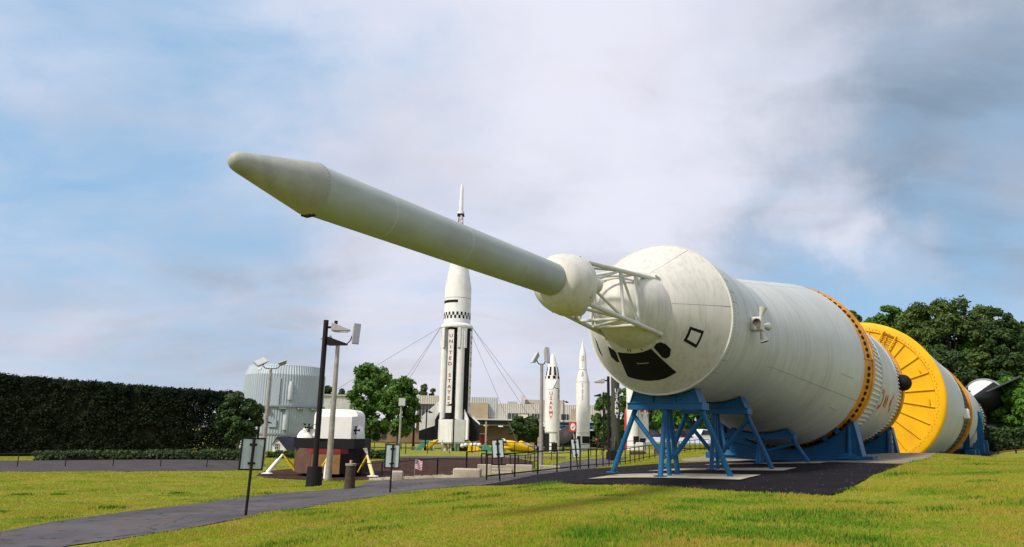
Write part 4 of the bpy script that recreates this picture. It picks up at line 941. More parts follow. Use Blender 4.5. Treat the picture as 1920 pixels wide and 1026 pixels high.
# concrete blocks, steps and edging by the mulch bed
def blk(px, D, w, d, h, rz, label, name='concrete_block', m=CONCL, dz=0):
    b = gp(px, D); mb = MB(); mb.box((0, 0, h/2-.06), (w, d, h+.12)); o = mb.build(name, m, None, smooth=0, bevel=.05); o.location = (b.x, b.y, b.z+dz); o.rotation_euler[2] = rz; tag(o, label, 'block'); return o
blk(744, 28.4, .45, .4, .36, .2, 'small concrete block in the mulch by the path')
blk(876, 28, 1.05, .4, .34, -.12, 'long low concrete block at the edge of the path')
t = thing('concrete_steps', 'pale concrete steps between low side walls behind the near railing', 'steps', tuple(gp(930, 33)))
o = t.location
for (px, D, w, d, h, nm) in ((908, 29.5, .55, .45, .44, 'side_wall'), (973, 31, 1.1, .45, .36, 'side_wall'), (1030, 36, 1.0, .4, .25, 'side_wall'), (935, 30.4, 1.05, .35, .12, 'step'), (936, 30.9, 1.05, .4, .24, 'step'), (937, 31.4, 1.05, .4, .36, 'step')):
    b = gp(px, D)-o; mb = MB(); mb.box((b.x, b.y, b.z+h/2-.08), (w, d, h+.16)); mb.build(nm, CONCL, t, smooth=0, bevel=.02)
blk(1150, 50, .5, .5, .7, 0, 'dark round-edged utility box at the foot of the black lamp post', 'utility_box', BLACK)
blk(1196, 60, 1.3, .4, .28, .1, 'brown low bench slab beyond the railing', 'bench_slab', WOODP)
# path edging
E = hp([(694, 902), (760, 899.3), (900, 895.8)])
mb = MB()
for a, b in zip(E, E[1:]):
    n = 8
    for k in range(n):
        p = Vector(a).lerp(Vector(b), (k+.5)/n); d = Vector(b)-Vector(a); mb.box((p.x, p.y, g1(p.x, p.y)+.03), (d.length/n, .12, .16), math.atan2(d.y, d.x))
tag(mb.build('path_edging', CONCL, None, smooth=0), 'pale concrete edging between the path and the mulch bed', 'edging')
# scattered stones in the mulch
for i, (px, D) in enumerate(((755, 29), (762, 29.6), (823, 30), (829, 30.4), (786, 30.5), (850, 45), (870, 29))):
    b = gp(px, D); mb = MB(); rg = random.Random(i); mb.ell((0, 0, .04), (.12, .1, .08), 7, 5); mb.v = [(x*rg.uniform(.7, 1.2), y*rg.uniform(.7, 1.2), z*rg.uniform(.8, 1.2)) for x, y, z in mb.v]
    o = mb.build('stone', mat('stone_grey', (.22, .19, .17), .9, var=.4, vscale=5), None); o.location = b; tag(o, ['flat grey stone beside the small concrete block', 'small grey stone right of the concrete block', 'pale stone in the mulch left of the low concrete block', 'small pale stone next to another in the mulch', 'grey stone behind the little flag', 'lone stone high up in the mulch bed', 'little stone in front of the low concrete block'][i], 'stone', 'stones in the mulch')

# ------------------------------------------------------------------ moon lander
LMD = 45
b = gp(625, LMD); k = mpp(LMD)
t = thing('moon_lander', 'white and dark boxy moon lander model on yellow legs in the mulch bed', 'lander', tuple(b))
zf = lambda y, D=LMD, px=625, bz=b.z: W(px, y, D).z-bz
xf = lambda x: (x-625)*k
z0, z1, z2, z3 = zf(885), zf(840), zf(822), zf(768)
BR1 = mat('foil_brown', (.13, .072, .05), .55, var=.3, vscale=2); BR2 = mat('foil_tan', (.28, .16, .06), .5, var=.3, vscale=2); BR3 = mat('foil_maroon', (.20, .025, .03), .5)
LWHITE = mat('lander_white', (.80, .79, .76), .55, var=.07, vscale=1.)
pan = [(562, 592, BR1), (592, 618, BR1), (618, 650, BR2), (650, 681, BLACK)]
a0 = (xf(560), -1.0); a1 = (xf(600), -2.2); a2 = (xf(651), -2.2); a3 = (xf(683), -1.2)
ring = [a0, a1, a2, a3, (xf(683), 1.2), (xf(651), 2.2), (xf(600), 2.2), (xf(560), 1.0)]
ms = [BR1, BR1, BLACK, BLACK, BR1, BR1, BR1, BR2]
ms[1] = BR2
for i in range(8):
    p, q = ring[i], ring[(i+1) % 8]; mb = MB(); d = Vector((q[0]-p[0], q[1]-p[1], 0)); nn = Vector((d.y, -d.x, 0)).normalized()*.04
    mb.prism([(p[0], p[1], z0), (q[0], q[1], z0), (q[0], q[1], z1), (p[0], p[1], z1)], nn); mb.build('descent_panel', ms[i], t, smooth=0)
mb = MB(); mb.prism([(x*.97, y*.97, z0) for x, y in ring], (0, 0, z1-z0)); mb.build('descent_core', BLACK, t, smooth=0)
mb = MB(); mb.prism([(x*1.0, y*1.03, z1-.28) for x, y in ring[:4]]+[(ring[3][0], -.6, z1-.28), (ring[0][0], -.6, z1-.28)], (0, 0, .28)); mb.build('descent_band', BR3, t, smooth=0)
mb = MB(); mb.prism([(xf(558), -1.3, z1+.01), (xf(672), -1.9, z1+.01), (xf(682), -.4, z1+.01), (xf(680), 1.5, z1+.01), (xf(566), 1.6, z1+.01)], (0, 0, z2-z1)); mb.build('ascent_base', BLACK, t, smooth=0)
def roundbox(name, x0, x1, y0, y1, za, zb, r, m, rt=True):
    """front outline with rounded upper corners, extruded back"""
    pts = [(x0, y0, za), (x1, y0, za)]
    for i in range(9): an = math.pi/2*i/8; pts.append((x1-r+r*math.cos(an), y0, zb-r+r*math.sin(an)))
    for i in range(9): an = math.pi/2+math.pi/2*i/8; pts.append((x0+r+r*math.cos(an), y0, zb-r+r*math.sin(an)))
    mb = MB(); mb.prism(pts, (0, y1-y0, 0)); return mb.build(name, m, t, smooth=40, bevel=.04)
roundbox('crew_cabin', xf(586), xf(668), -.6, 1.6, z2, zf(768), .45, LWHITE)
# wedge-topped front box
x0, x1 = xf(604), xf(664); yb = -.6; yf = -1.7
mb = MB(); za, zb = z2, zf(782); zt = zf(769)
mb.add([(x0, yf, za), (x1, yf, za), (x1, yf, zb), (x0, yf, zb), (x0-.14, yb, za), (x1+.1, yb, za), (x1+.1, yb, zb+.05), (x0-.14, yb, zb+.05), (xf(616), yb-.25, zt), (xf(640), yb-.25, zt)], [(0, 1, 2, 3), (0, 3, 7, 4), (1, 5, 6, 2), (3, 2, 9, 8), (3, 8, 7), (2, 6, 9), (7, 8, 9, 6)])
mb.build('front_hatch_box', LWHITE, t, smooth=0)
mb = MB(); mb.ell((xf(578), -.3, z2), (xf(578)-xf(556), 1.1, zf(803)-z2), 24, 16); mb.v = [(x, y, max(z, z2)) for x, y, z in mb.v]; mb.build('left_tank', LWHITE, t)
mb = MB(); mb.box((xf(585), -.5, (z2+zf(803))/2), (xf(606)-xf(578), 1.5, zf(803)-z2)); mb.build('left_bay', LWHITE, t, smooth=0, bevel=.12)
mb = MB(); mb.ell((xf(668), .1, z2), (xf(677)-xf(668), 1.0, zf(798)-z2), 20, 14); mb.v = [(x, y, max(z, z2)) for x, y, z in mb.v]; mb.build('right_tank', LWHITE, t)
for (px, py, y) in ((584, 803, -1.35), (669, 806, -1.2)):      # thruster clusters on struts
    c = Vector((xf(px), y, zf(py))); mb = MB(); mb.box(c, (.14, .14, .14))
    for d in ((1, 0, 0), (-1, 0, 0), (0, 0, 1), (0, 0, -1)): d = Vector(d); mb.tube(c+d*.06, c+d*.24, .02, .08, 10)
    mb.tube(c, c+Vector((.3 if px < 620 else -.3, .5, .25)), .02, None, 6); mb.tube(c, c+Vector((.35 if px < 620 else -.35, .5, -.3)), .02, None, 6); mb.build('thruster_cluster', BLACKM, t)
mb = MB(); c = Vector((xf(571), -.8, zf(799))); mb.tube(c, c+Vector((0, 0, .12)), .05, .09, 10); mb.build('thruster_stub', BLACKM, t)
for (px, py, dx) in ((607, 742, .2), (648, 758, -.1)):
    mb = MB(); c = Vector((xf(px), 0, zf(768))); e = Vector((xf(px)+dx, 0, zf(py-5))); mb.tube(c, e, .018, None, 6); mb.tube(e+Vector((-.1, 0, -.02)), e+Vector((.1, 0, .06)), .06, .02, 8); mb.build('antenna', GALV, t)
# legs: a white strut, two yellow braces, a foot
for (px, ytop, fx, y0, y1, bx) in ((539, 853, 520, -1.2, -1.9, 561), (637, 855, 637, -3.4, -3.6, 621), (695, 851, 713, -1.6, -2.6, 679)):
    top = Vector((xf(px), y0, zf(ytop))); foot = Vector((xf(fx), y1, zf(886) if fx != 637 else zf(893)))
    mb = MB(); mb.tube(top, top.lerp(foot, .35), .07, None, 12); mb.tube(top.lerp(foot, .3), foot, .11, None, 12); L1 = mb.build('landing_leg', LWHITE if fx < 700 else mat('leg_cream', (.70, .55, .25), .5), t)
    for dy in (.25, -.25):
        mb = MB(); mb.tube(top, (xf(bx), y0+.5+dy*1.5, zf(882)), .045, None, 8); mb.build('yellow_brace', YELB, L1)
    mb = MB(); mb.rev([(0, .30), (.05, .34), (.1, .12)], 16, 'Z', tuple(foot-Vector((0, 0, .06)))); mb.build('footpad', LWHITE, L1)
mb = MB(); mb.tube((xf(676), -2.6, zf(891)), (xf(697), -3.3, zf(892)), .05, None, 8); mb.tube((xf(600), -2.8, zf(893)), (xf(636), -3.2, zf(894)), .06, None, 8); mb.build('ground_pipe', LWHITE, t)
mb = MB(); mb.prism([(xf(683), -1.1, z1-.02), (xf(695), -1.6, z1-.3), (xf(695), -1.4, z1-.3), (xf(683), .3, z1-.02)], (0, 0, .06)); mb.build('porch', mat('porch_cream', (.55, .5, .36), .6), t, smooth=0)

# ------------------------------------------------------------------ silver round building
D = 88; b = gp(524, D); k = mpp(D); zf2 = lambda y: W(524, y, D).z-b.z
SILO = mat('ribbed_sheet_metal', (.40, .47, .495), .5, metal=.1, var=.1, vscale=.4, dirt=(.34, .36, .36), dscale=(1.2, 1.2, .15), damt=.4)
t = thing('round_building', 'tall round building of ribbed silver sheet metal at the left', 'building', tuple(b))
Rr = 73*k
def corr(za, ra, zb, rb, n, amp, a0=0, a1=360):
    mb = MB(); m_ = n*4; vs = []
    for z, r in ((za, ra), (zb, rb)):
        for i in range(m_+1):
            an = R(a0+(a1-a0)*i/m_); q = r+(amp if (i % 4) in (1, 2) else 0); vs.append((q*math.cos(an), q*math.sin(an), z))
    mb.add(vs, [(i, i+1, m_+2+i, m_+1+i) for i in range(m_)]); return mb
zm = zf2(763); zl = zf2(813)
corr(-.5, Rr, zl-.05, Rr, 96, .055).build('lower_wall', SILO, t, smooth=0)
corr(zl+.05, Rr, zm-.1, Rr, 96, .055).build('middle_wall', SILO, t, smooth=0)
corr(zm+.1, Rr, zf2(706), Rr*1.0, 96, .055).build('upper_wall', SILO, t, smooth=0)
corr(zf2(706), Rr*1.0, zf2(690), Rr*.92, 96, .055).build('shoulder', SILO, t, smooth=0)
mb = MB(); mb.rev([(zf2(690), Rr*.93), (zf2(690)+.12, Rr*.9), (zf2(690)+.2, Rr*.5), (zf2(690)+.3, 0)], 64, 'Z'); mb.build('roof', SILO, t)
for z, nm in ((zm, 'ledge'), (zl, 'joint_band')):
    mb = MB(); mb.rev([(z-.1, Rr), (z-.1, Rr+(.25 if nm == 'ledge' else .12)), (z+.1, Rr+(.25 if nm == 'ledge' else .12)), (z+.1, Rr)], 72, 'Z'); mb.build(nm, mat('ledge_grey', (.30, .34, .35), .5, metal=.3), t)
ang = lambda px: -math.pi/2+math.asin(max(-.98, min(.98, (px-524)*k/Rr)))
for px in (489, 517, 545, 572, 588):
    an = ang(px); mb = MB(); mb.box(((Rr+.35)*math.cos(an), (Rr+.35)*math.sin(an), zm-.28), (.5, .8, .16), an); mb.build('ledge_lamp', mat('ledge_grey', (0,)*3), t, smooth=0)
an = ang(489); mb = MB(); mb.box(((Rr+.25)*math.cos(an), (Rr+.25)*math.sin(an), zm+.2), (.4, .35, .55), an); mb.build('wall_box', SILO, t, smooth=0)
for (px, ya, yb, w) in ((555, 718, 752, 8.5), (551, 767, 806, 9)):           # rocket-shaped reliefs
    an = ang(px); h0, h1 = zf2(yb), zf2(ya); r = w/2*k
    mb = MB(); mb.rev([(h0, 0), (h0, r*.9), (h0+.2, r), (h0+(h1-h0)*.72, r), (h0+(h1-h0)*.88, r*.6), (h1, .03)], 20, 'Z', ((Rr+.12)*math.cos(an), (Rr+.12)*math.sin(an), 0)); mb.build('rocket_relief', mat('relief_white', (.48, .53, .54), .5), t)
an = ang(531); mb = MB(); mb.box(((Rr+.12)*math.cos(an), (Rr+.12)*math.sin(an), zf2(795)), (.1, 12*k, 12*k), an); o_ = mb.build('hatch', SILO, t, smooth=0)
mb = MB(); mb.box(((Rr+.09)*math.cos(an), (Rr+.09)*math.sin(an), zf2(795)), (.1, 14*k, 14*k), an); mb.build('hatch_frame', mat('ledge_grey', (0,)*3), o_, smooth=0)
an = ang(531); mb = MB(); mb.box(((Rr+.08)*math.cos(an), (Rr+.08)*math.sin(an), (zf2(706)+zm)/2-.2), (.1, 14*k, zf2(706)-zm-.5), an); mb.build('flat_panel', SILO, t, smooth=0)
an = ang(494); mb = MB(); mb.box(((Rr*.97)*math.cos(an), (Rr*.97)*math.sin(an), zf2(697)), (.12, 8*k, 4*k), an); mb.build('vent', WHITE, t, smooth=0)

# small white house
D = 66; b = gp(548, D); k = mpp(D); zf3 = lambda y: W(548, y, D).z-b.z; x3 = lambda x: (x-548)*k
t = thing('small_house', 'small white gabled house with dark roof left of the moon lander', 'house', tuple(b))
ze, zp = zf3(834), zf3(821)
mb = MB(); mb.prism([(x3(517), -1, -.3), (x3(550), -1, -.3), (x3(550), -1, ze-.35), (x3(524.5), -1, zp), (x3(517), -1, ze+.1)], (0, 4, 0)); mb.build('wall', LWHITE, t, smooth=0)
RF = mat('house_roof', (.022, .025, .045), .7, var=.3, vscale=2)
mb = MB(); mb.add([(x3(524), -1.15, zp+.1), (x3(553), -1.25, ze-.75), (x3(620), .2, ze-.75), (x3(605), 1, zp+.1), (x3(524), -1.15, zp-.02), (x3(553), -1.25, ze-.9), (x3(620), .2, ze-.9), (x3(605), 1, zp-.02)], [(0, 1, 2, 3), (4, 7, 6, 5), (0, 4, 5, 1), (1, 5, 6, 2), (2, 6, 7, 3)]); mb.build('roof', RF, t, smooth=0)
mb = MB(); mb.add([(x3(515.5), -1.15, ze+.0), (x3(524), -1.15, zp+.1), (x3(524), 3, zp+.1), (x3(515.5), 3, ze), (x3(515.5), -1.15, ze-.1), (x3(524), -1.15, zp-.02)], [(0, 1, 2, 3), (0, 4, 5, 1)]); mb.build('roof_slope', RF, t, smooth=0)
mb = MB(); mb.box((x3(524.5), -1.02, zf3(837)), (6*k, .06, 10*k)); wn = mb.build('window', GLASS, t, smooth=0)
mb = MB()
for dx, dz, w, h in ((-3.3, 0, .8, 11.5), (3.3, 0, .8, 11.5), (0, 5.3, 7, .8), (0, -5.3, 7, .8), (0, 0, .5, 10), (0, 0, 6, .5)): mb.box((x3(524.5)+dx*k, -1.06, zf3(837)+dz*k), (w*k, .08, h*k))
mb.build('window_frame', WHITE, wn, smooth=0)
# white warehouse behind the lander
D = 130; b = gp(625, D); k = mpp(D)
t = thing('white_warehouse', 'white ribbed building glimpsed between the round building and the tall tree', 'building', tuple(b)); zt = W(625, 742, D).z-b.z
mb = MB(); n = 40; vs = []
for z in (-.5, zt):
    for i in range(n*2+1): vs.append(((-30+70*i/(2*n))*k, -.12*(i % 2), z))
mb.add(vs, [(i, i+1, 2*n+2+i, 2*n+1+i) for i in range(2*n)]); mb.build('ribbed_wall', WHITE, t, smooth=0)
mb = MB(); mb.box((5*k, 3, zt/2), (70*k, 5.5, zt-.1)); mb.build('core', WHITE, t, smooth=0)
mb = MB(); mb.box((5*k, 2.6, zt+.1), (72*k, 6, .25)); mb.build('roof', LAMPG, t, smooth=0)

# ------------------------------------------------------------------ standing rockets
def wrap_text(root, txt, r, ang0, zc, size, m, step=None, part='letter', vertical=True, cx=0, cy=0, wide=1.):
    """letters stacked one below the other on a cylinder of radius r facing angle ang0"""
    n = len(txt); step = step or size*1.02
    for i, ch in enumerate(txt):
        if ch == ' ': continue
        vs, fs = textmesh(ch, size); xs_ = [v[0] for v in vs]; xm = (max(xs_)+min(xs_))/2
        mb = MB(); zz = zc+((n-1)/2-i)*step
        mb.add([(cx+(r+.02)*math.cos(ang0+(x-xm)*wide/r), cy+(r+.02)*math.sin(ang0+(x-xm)*wide/r), zz+y) for x, y, z in vs], fs); mb.build(part, m, root, smooth=0)
# the tall cluster rocket
D = 150; b = gp(848, D); k = mpp(D); Z = lambda y, px=850: W(px, y, D).z-b.z
t = thing('cluster_rocket', 'tallest standing white rocket with black fins and stacked red letters', 'rocket', tuple(b))
ztail0, ztail1, zc1 = Z(831), Z(787), Z(617)
RW = WHITE
for i in range(8):                                   # eight outer tanks, dark and light in turn
    an = R(-108+45*i); cx, cy = 2.42*math.cos(an), 2.42*math.sin(an)
    mb = MB(); mb.rev([(ztail1-.5, .86), (zc1+.3, .86)], 24, 'Z', (cx, cy, 0)); mb.build('outer_tank', BLACK if i % 2 == 0 else RW, t)
mb = MB(); mb.rev([(ztail1-.5, 2.0), (zc1, 2.0)], 32, 'Z'); mb.build('core', BLACK, t)
for an, fc in ((-108, -97), (-18, -18)):
    a = R(an); fa = R(fc); zp0, zp1 = Z(775), Z(622); base_ = Vector((2.42*math.cos(a), 2.42*math.sin(a), 0))+Vector((math.cos(fa), math.sin(fa), 0))*.9
    mb = MB(); mb.box((base_.x, base_.y, (zp0+zp1)/2), (.08, 1.18, zp1-zp0), fa); pn = mb.build('letter_panel', RW, t, smooth=0)
    st = (zp1-zp0-1.9)/13
    for i, ch in enumerate('UNITED STATES'):
        if ch == ' ': continue
        vs, fs = textmesh(ch, .98); xm = (max(v[0] for v in vs)+min(v[0] for v in vs))/2; ym = (max(v[1] for v in vs)+min(v[1] for v in vs))/2; mb = MB(); ca, sa = math.cos(fa), math.sin(fa); zz = zp1-.7-st*(i+.5)
        mb.add([(base_.x+.06*ca-(x-xm)*sa*1.15, base_.y+.06*sa+(x-xm)*ca*1.15, zz+y-ym) for x, y, z in vs], fs); mb.build('letter', mat('letter_red', (.27, .035, .035), .6), pn, smooth=0)
for an in (-63, -153, 27):
    for da in (-13, 13):
        a = R(an+da); mb = MB(); mb.box((3.18*math.cos(a), 3.18*math.sin(a), Z(636)), (.35, .62, Z(618)-Z(655)), a); mb.build('fairing_panel', RW, t, smooth=0, bevel=.05)
mb = MB(); mb.rev([(zc1-.1, 3.1), (zc1+.1, 3.4), (zc1+.5, 3.42), (zc1+1.0, 2.95)], 48, 'Z'); mb.build('interstage_ring', RW, t)
zs0, zs1 = Z(612), Z(541)
mb = MB(); mb.rev([(zc1+.7, 2.9), (zs0+.8, 2.82), (zs1, 2.82), (Z(512), 2.25), (Z(498), 1.98), (Z(455), 1.95)], 56, 'Z'); mb.build('upper_stage', RW, t)
mb = MB(); zb0, zb1 = Z(600), Z(588); nc = 40; hb = (zb1-zb0)/2
for row in range(2):
    for i in range(nc):
        if (i+row) % 2: mb.rev([(zb0+hb*row, 2.845), (zb0+hb*(row+1), 2.845)], 2, 'Z', (0, 0, 0), 360*i/nc, 360*(i+1)/nc)
mb.build('checker_band', BLACK, t)['kind'] = 'stuff'
mb = MB(); mb.rev([(Z(571), 2.845), (Z(566), 2.845)], 16, 'Z', (0, 0, 0), 180, 275); mb.build('black_band', BLACK, t)
mb = MB(); mb.rev([(Z(562), 2.83), (Z(561), 2.84)], 48, 'Z'); mb.build('seam_line', SEAM, t)
mb = MB(); mb.rev([(Z(455), 1.95), (Z(428), .5), (Z(424), 0)], 40, 'Z'); mb.build('capsule', RW, t)
zt0, zt1 = Z(428), Z(401)
for i in range(4):
    an = R(45+90*i); an2 = R(135+90*i); p = lambda a_, f: ((.78-.2*f)*math.cos(a_), (.78-.2*f)*math.sin(a_), zt0+(zt1-zt0)*f)
    mb = MB(); mb.tube(p(an, 0), p(an, 1), .06, None, 6); mb.build('tower_leg', mat('tower_red', (.35, .16, .12), .6), t)
    for f0, f1 in ((0, .33), (.33, .66), (.66, 1)): mb = MB(); mb.tube(p(an, f0), p(an2, f1), .045, None, 5); mb.tube(p(an, f1), p(an2, f1), .045, None, 5); mb.build('tower_brace', mat('tower_red', (0,)*3), t)
mb = MB(); mb.rev([(zt1-.1, .75), (zt1+.5, .70), (zt1+.55, .47), (Z(354), .36), (Z(350), .28), (Z(344), .1)], 24, 'Z', cap1=True); mb.build('escape_motor', RW, t)
for i in range(4):
    an = R(45+90*i); mb = MB(); mb.tube((.55*math.cos(an), .55*math.sin(an), zt1+.2), (.75*math.cos(an), .75*math.sin(an), zt1-.5), .1, .3, 10); mb.build('escape_nozzle', BLACK, t)
for i in range(8):                                   # tail shroud panels
    an = -112.5+45*i; a = R(an); mb = MB(); w = 2.7; rr = 3.3
    mb.box((rr*math.cos(a), rr*math.sin(a), (ztail0+ztail1)/2), (.12, w, ztail1-ztail0), a); mb.build('tail_panel', RW, t, smooth=0)
mb = MB(); mb.rev([(ztail0+.1, 3.1), (ztail1+.05, 3.1), (ztail1+.3, 2.4)], 40, 'Z'); mb.build('tail_core', BLACK, t)
def fin(an, w_out, zt_in, zt_out, zb, mtop, mlow, split=.55):
    a = R(an); d = Vector((math.cos(a), math.sin(a), 0)); n_ = Vector((-math.sin(a), math.cos(a), 0))*.24; ri = 3.0
    p0, p1, p2, p3 = d*ri+Vector((0, 0, zb)), d*(ri+w_out)+Vector((0, 0, zb+.4)), d*(ri+w_out)+Vector((0, 0, zt_out)), d*ri+Vector((0, 0, zt_in))
    m0, m1 = p0.lerp(p3, split), p1.lerp(p2, split)
    mb = MB(); mb.prism([p0-n_/2, p1-n_/2, m1-n_/2, m0-n_/2], n_); f = mb.build('tail_fin', mlow, t, smooth=0)
    mb = MB(); mb.prism([m0-n_/2, m1-n_/2, p2-n_/2, p3-n_/2], n_); mb.build('fin_top', mtop, f, smooth=0)
fin(-164, 4.0, Z(752), Z(786), Z(829), RW, BLACK, .42); fin(-12, 2.6, Z(770), Z(793), Z(829), RW, BLACK, .9); fin(106, 4, Z(752), Z(786), Z(829), RW, BLACK); fin(-40, 1.2, Z(768), Z(786), Z(829), RW, BLACK, .05); fin(-150, 1.1, Z(770), Z(788), Z(829), BLACK, BLACK, .5)
for an in (-125, -95, -60, 45, 135):
    a = R(an); mb = MB(); mb.tube((2.1*math.cos(a), 2.1*math.sin(a), -.3), (2.3*math.cos(a), 2.3*math.sin(a), ztail0+.2), .55, .35, 14); mb.build('engine_bell', mat('bell_cream', (.55, .46, .34), .6, var=.3, vscale=2), t)
for i, (px, py, D2, lb) in enumerate(((700, 689, 150, 'guy wire running left from the tall rocket, upper one'), (770, 706, 132, 'guy wire running down left from the tall rocket'), (763, 706, 136, 'guy wire running down left beside another one'), (948, 778, 138, 'steep guy wire on the right of the tall rocket'), (1008, 775, 158, 'long guy wire on the right of the tall rocket'), (985, 770, 156, 'second long guy wire on the right of the tall rocket'))):
    a = Vector((b.x+(3.3 if px > 850 else -3.3), b.y-.5, b.z+zc1+(.3 if i not in (3,) else -1.5))); e = W(px, py, D2); d = e-a
    if px > 850: e = a+d*1.5
    else: e = a+d*1.6
    g = g1(e.x, e.y)
    o = thing('guy_wire', lb, 'cable', (e.x, e.y, g), 0, 'guy wires of the tall rocket'); mb = MB(); e2 = e
    if e.z > g: f = (a.z-g)/(a.z-e.z); e2 = a+(e-a)*f
    mb.tube(e2, a, .034, None, 5); mb.build('cable', mat('cable_grey', (.12, .11, .12), .6), o, world=True)

# striped army missile
def missile(px, D, wpx, ybase, label, name='missile'):
    b = gp(px, D); t = thing(name, label, 'missile', tuple(b), 0, 'standing missiles'); return t, (lambda y: W(px, y, D).z-b.z), wpx/2*mpp(D)
t, Z, r = missile(1035, 133, 28, 848, 'white standing missile with black checks on its nose and red letters')
zn0 = Z(711); mb = MB(); mb.rev([(Z(812), r), (zn0, r), (Z(690), r*.74), (Z(672), r*.38), (Z(665), r*.16), (Z(663), 0)], 40, 'Z'); mb.build('body', RW, t)
for i in range(8):
    if i % 2 == 0: mb = MB(); mb.rev([(Z(711), r+.012), (Z(705.5), r*.935+.012)], 4, 'Z', (0, 0, 0), -180+22.5*2*i/2+0, -180+22.5*2*i/2+22.5); mb.build('check', BLACK, t); mb = MB(); mb.rev([(Z(711), r+.012), (Z(705.5), r*.935+.012)], 4, 'Z', (0, 0, 0), 45*i/1-180+90, 45*i-180+112.5); mb.build('check', BLACK, t)
for i in range(8): mb = MB(); mb.rev([(Z(704.5), r*.925+.012), (Z(688.5), r*.72+.012)], 4, 'Z', (0, 0, 0), -180+45*i+10, -180+45*i+30); mb.build('check', BLACK, t)
for i, (a0, a1, m_, ya, yb2) in enumerate(((180, 245, BLACK, 811, 849), (245, 345, RW, 811, 830), (262, 335, BLACK, 830, 849), (245, 262, RW, 830, 849), (335, 360, RW, 830, 849), (345, 360, RW, 811, 830), (0, 90, RW, 811, 849), (90, 180, BLACK, 811, 849))):
    mb = MB(); mb.rev([(Z(yb2)-.1, r*.995), (Z(ya), r*.995)], 12, 'Z', (0, 0, 0), a0, a1); mb.build('tail_panel', m_, t)
mb = MB(); mb.rev([(Z(812)-.05, r+.02), (Z(811)+.1, r+.02)], 40, 'Z'); mb.build('joint_ring', SEAM, t)
wrap_text(t, 'USARMY', r, R(-104), Z(761), .92, mat('letter_bright_red', (.50, .05, .04), .6), (Z(738)-Z(782))/5)
# slim satellite launcher
t, Z, r = missile(1093, 140, 26, 845, 'slender pointed white rocket with stacked faded red letters')
mb = MB(); mb.rev([(Z(846), r), (Z(717), r), (Z(695), r*.60), (Z(693), r*.56), (Z(664), r*.50), (Z(652), r*.26), (Z(640), r*.07), (Z(636), .05), (Z(634), 0)], 40, 'Z'); mb.build('body', RW, t)
for y in (717, 694, 812): mb = MB(); q = r if y > 700 else r*.6; mb.rev([(Z(y)-.04, q+.015), (Z(y)+.04, q+.015)], 40, 'Z'); mb.build('joint_ring', SEAM, t)
for (a0, a1, ya, yb2, m_) in ((205, 245, 818, 846, BLACK), (258, 335, 818, 831, BLACK), (340, 400, 818, 831, BLACK)):
    mb = MB(); mb.rev([(Z(yb2), r+.015), (Z(ya), r+.015)], 12, 'Z', (0, 0, 0), a0, a1); mb.build('tail_panel', m_, t)
mb = MB(); mb.rev([(-.3, r*1.25), (Z(846), r*1.25), (Z(846)+.05, r*.9)], 30, 'Z', cap1=True); mb.build('base', BLUE, t)
FADE = mat('letter_faded_red', (.44, .20, .16), .6)
for rr, y0, y1, tx in ((r*.54, 667, 691, 'UNIT'), (r*.82, 697, 708, 'ED'), (r, 719, 752, 'STATES')):
    wrap_text(t, tx, rr, R(-98), (Z(y0)+Z(y1))/2, .62, FADE, (Z(y0)-Z(y1))/(len(tx)))
# black missile
t, Z, r = missile(1155, 120, 16, 846, 'tall black missile with stacked white letters next to the spacecraft')
OLIVE = mat('missile_black', (.055, .055, .048), .45, var=.25, vscale=1)
mb = MB(); mb.rev([(-.2, r), (Z(690), r), (Z(640), r*.5), (Z(628), 0)], 32, 'Z'); mb.build('body', OLIVE, t)
wrap_text(t, 'USARMY', r, R(-80), Z(757), .95, WHITE, (Z(733)-Z(780))/5)
for an in (-20, 70, 160, 250): mb = MB(); a = R(an); d = Vector((math.cos(a), math.sin(a), 0)); mb.prism([d*r, d*(r+.9), d*(r+.7)+Vector((0, 0, .9)), d*r+Vector((0, 0, 2.2))], Vector((-d.y, d.x, 0))*.08); mb.build('tail_fin', OLIVE, t, smooth=0)
# two white missiles half hidden by the spacecraft
t, Z, r = missile(1187, 112, 22, 845, 'white standing missile with black tail square, left of the nearest blue stand')
mb = MB(); mb.rev([(-.2, r), (Z(690), r), (Z(650), r*.3), (Z(640), 0)], 36, 'Z'); mb.build('body', RW, t)
for (a0, a1, ya, yb2) in ((265, 345, 818, 832), (345, 380, 804, 832)): mb = MB(); mb.rev([(Z(yb2), r+.015), (Z(ya), r+.015)], 10, 'Z', (0, 0, 0), a0, a1); mb.build('tail_panel', BLACK, t)
mb = MB(); mb.box((r*.9, -.4, Z(838)), (r*1.2, r*1.4, Z(832)-Z(846)+.3)); mb.build('tail_box', RW, t, smooth=0)
wrap_text(t, 'RMY', r, R(-88), Z(724), .95, mat('letter_gold', (.42, .26, .05), .6), (Z(733)-Z(780))/5)
t, Z, r = missile(1208, 114, 18, 845, 'white standing missile with red letters, seen through the nearest blue stand')
mb = MB(); mb.rev([(-.2, r), (Z(700), r), (Z(664), r*.3), (Z(655), 0)], 36, 'Z'); mb.build('body', RW, t)
wrap_text(t, 'USARMY', r, R(-118), Z(757), .8, mat('letter_bright_red', (0,)*3), (Z(733)-Z(780))/5)
wrap_text(t, 'USARMY', r, R(-45), Z(757), .8, mat('letter_bright_red', (0,)*3), (Z(733)-Z(780))/5)
mb = MB(); mb.rev([(Z(830), r+.015), (Z(822), r+.015)], 10, 'Z', (0, 0, 0), 200, 280); mb.build('tail_panel', BLACK, t)
b = gp(1175, 128); t = thing('red_missile', 'narrow red missile standing between the black and the white one', 'missile', tuple(b), 0, 'standing missiles'); zt = W(1175, 765, 128).z-b.z
mb = MB(); mb.rev([(-.2, .32), (zt*.8, .32), (zt*.96, .2), (zt, 0)], 20, 'Z'); mb.build('body', RED, t)
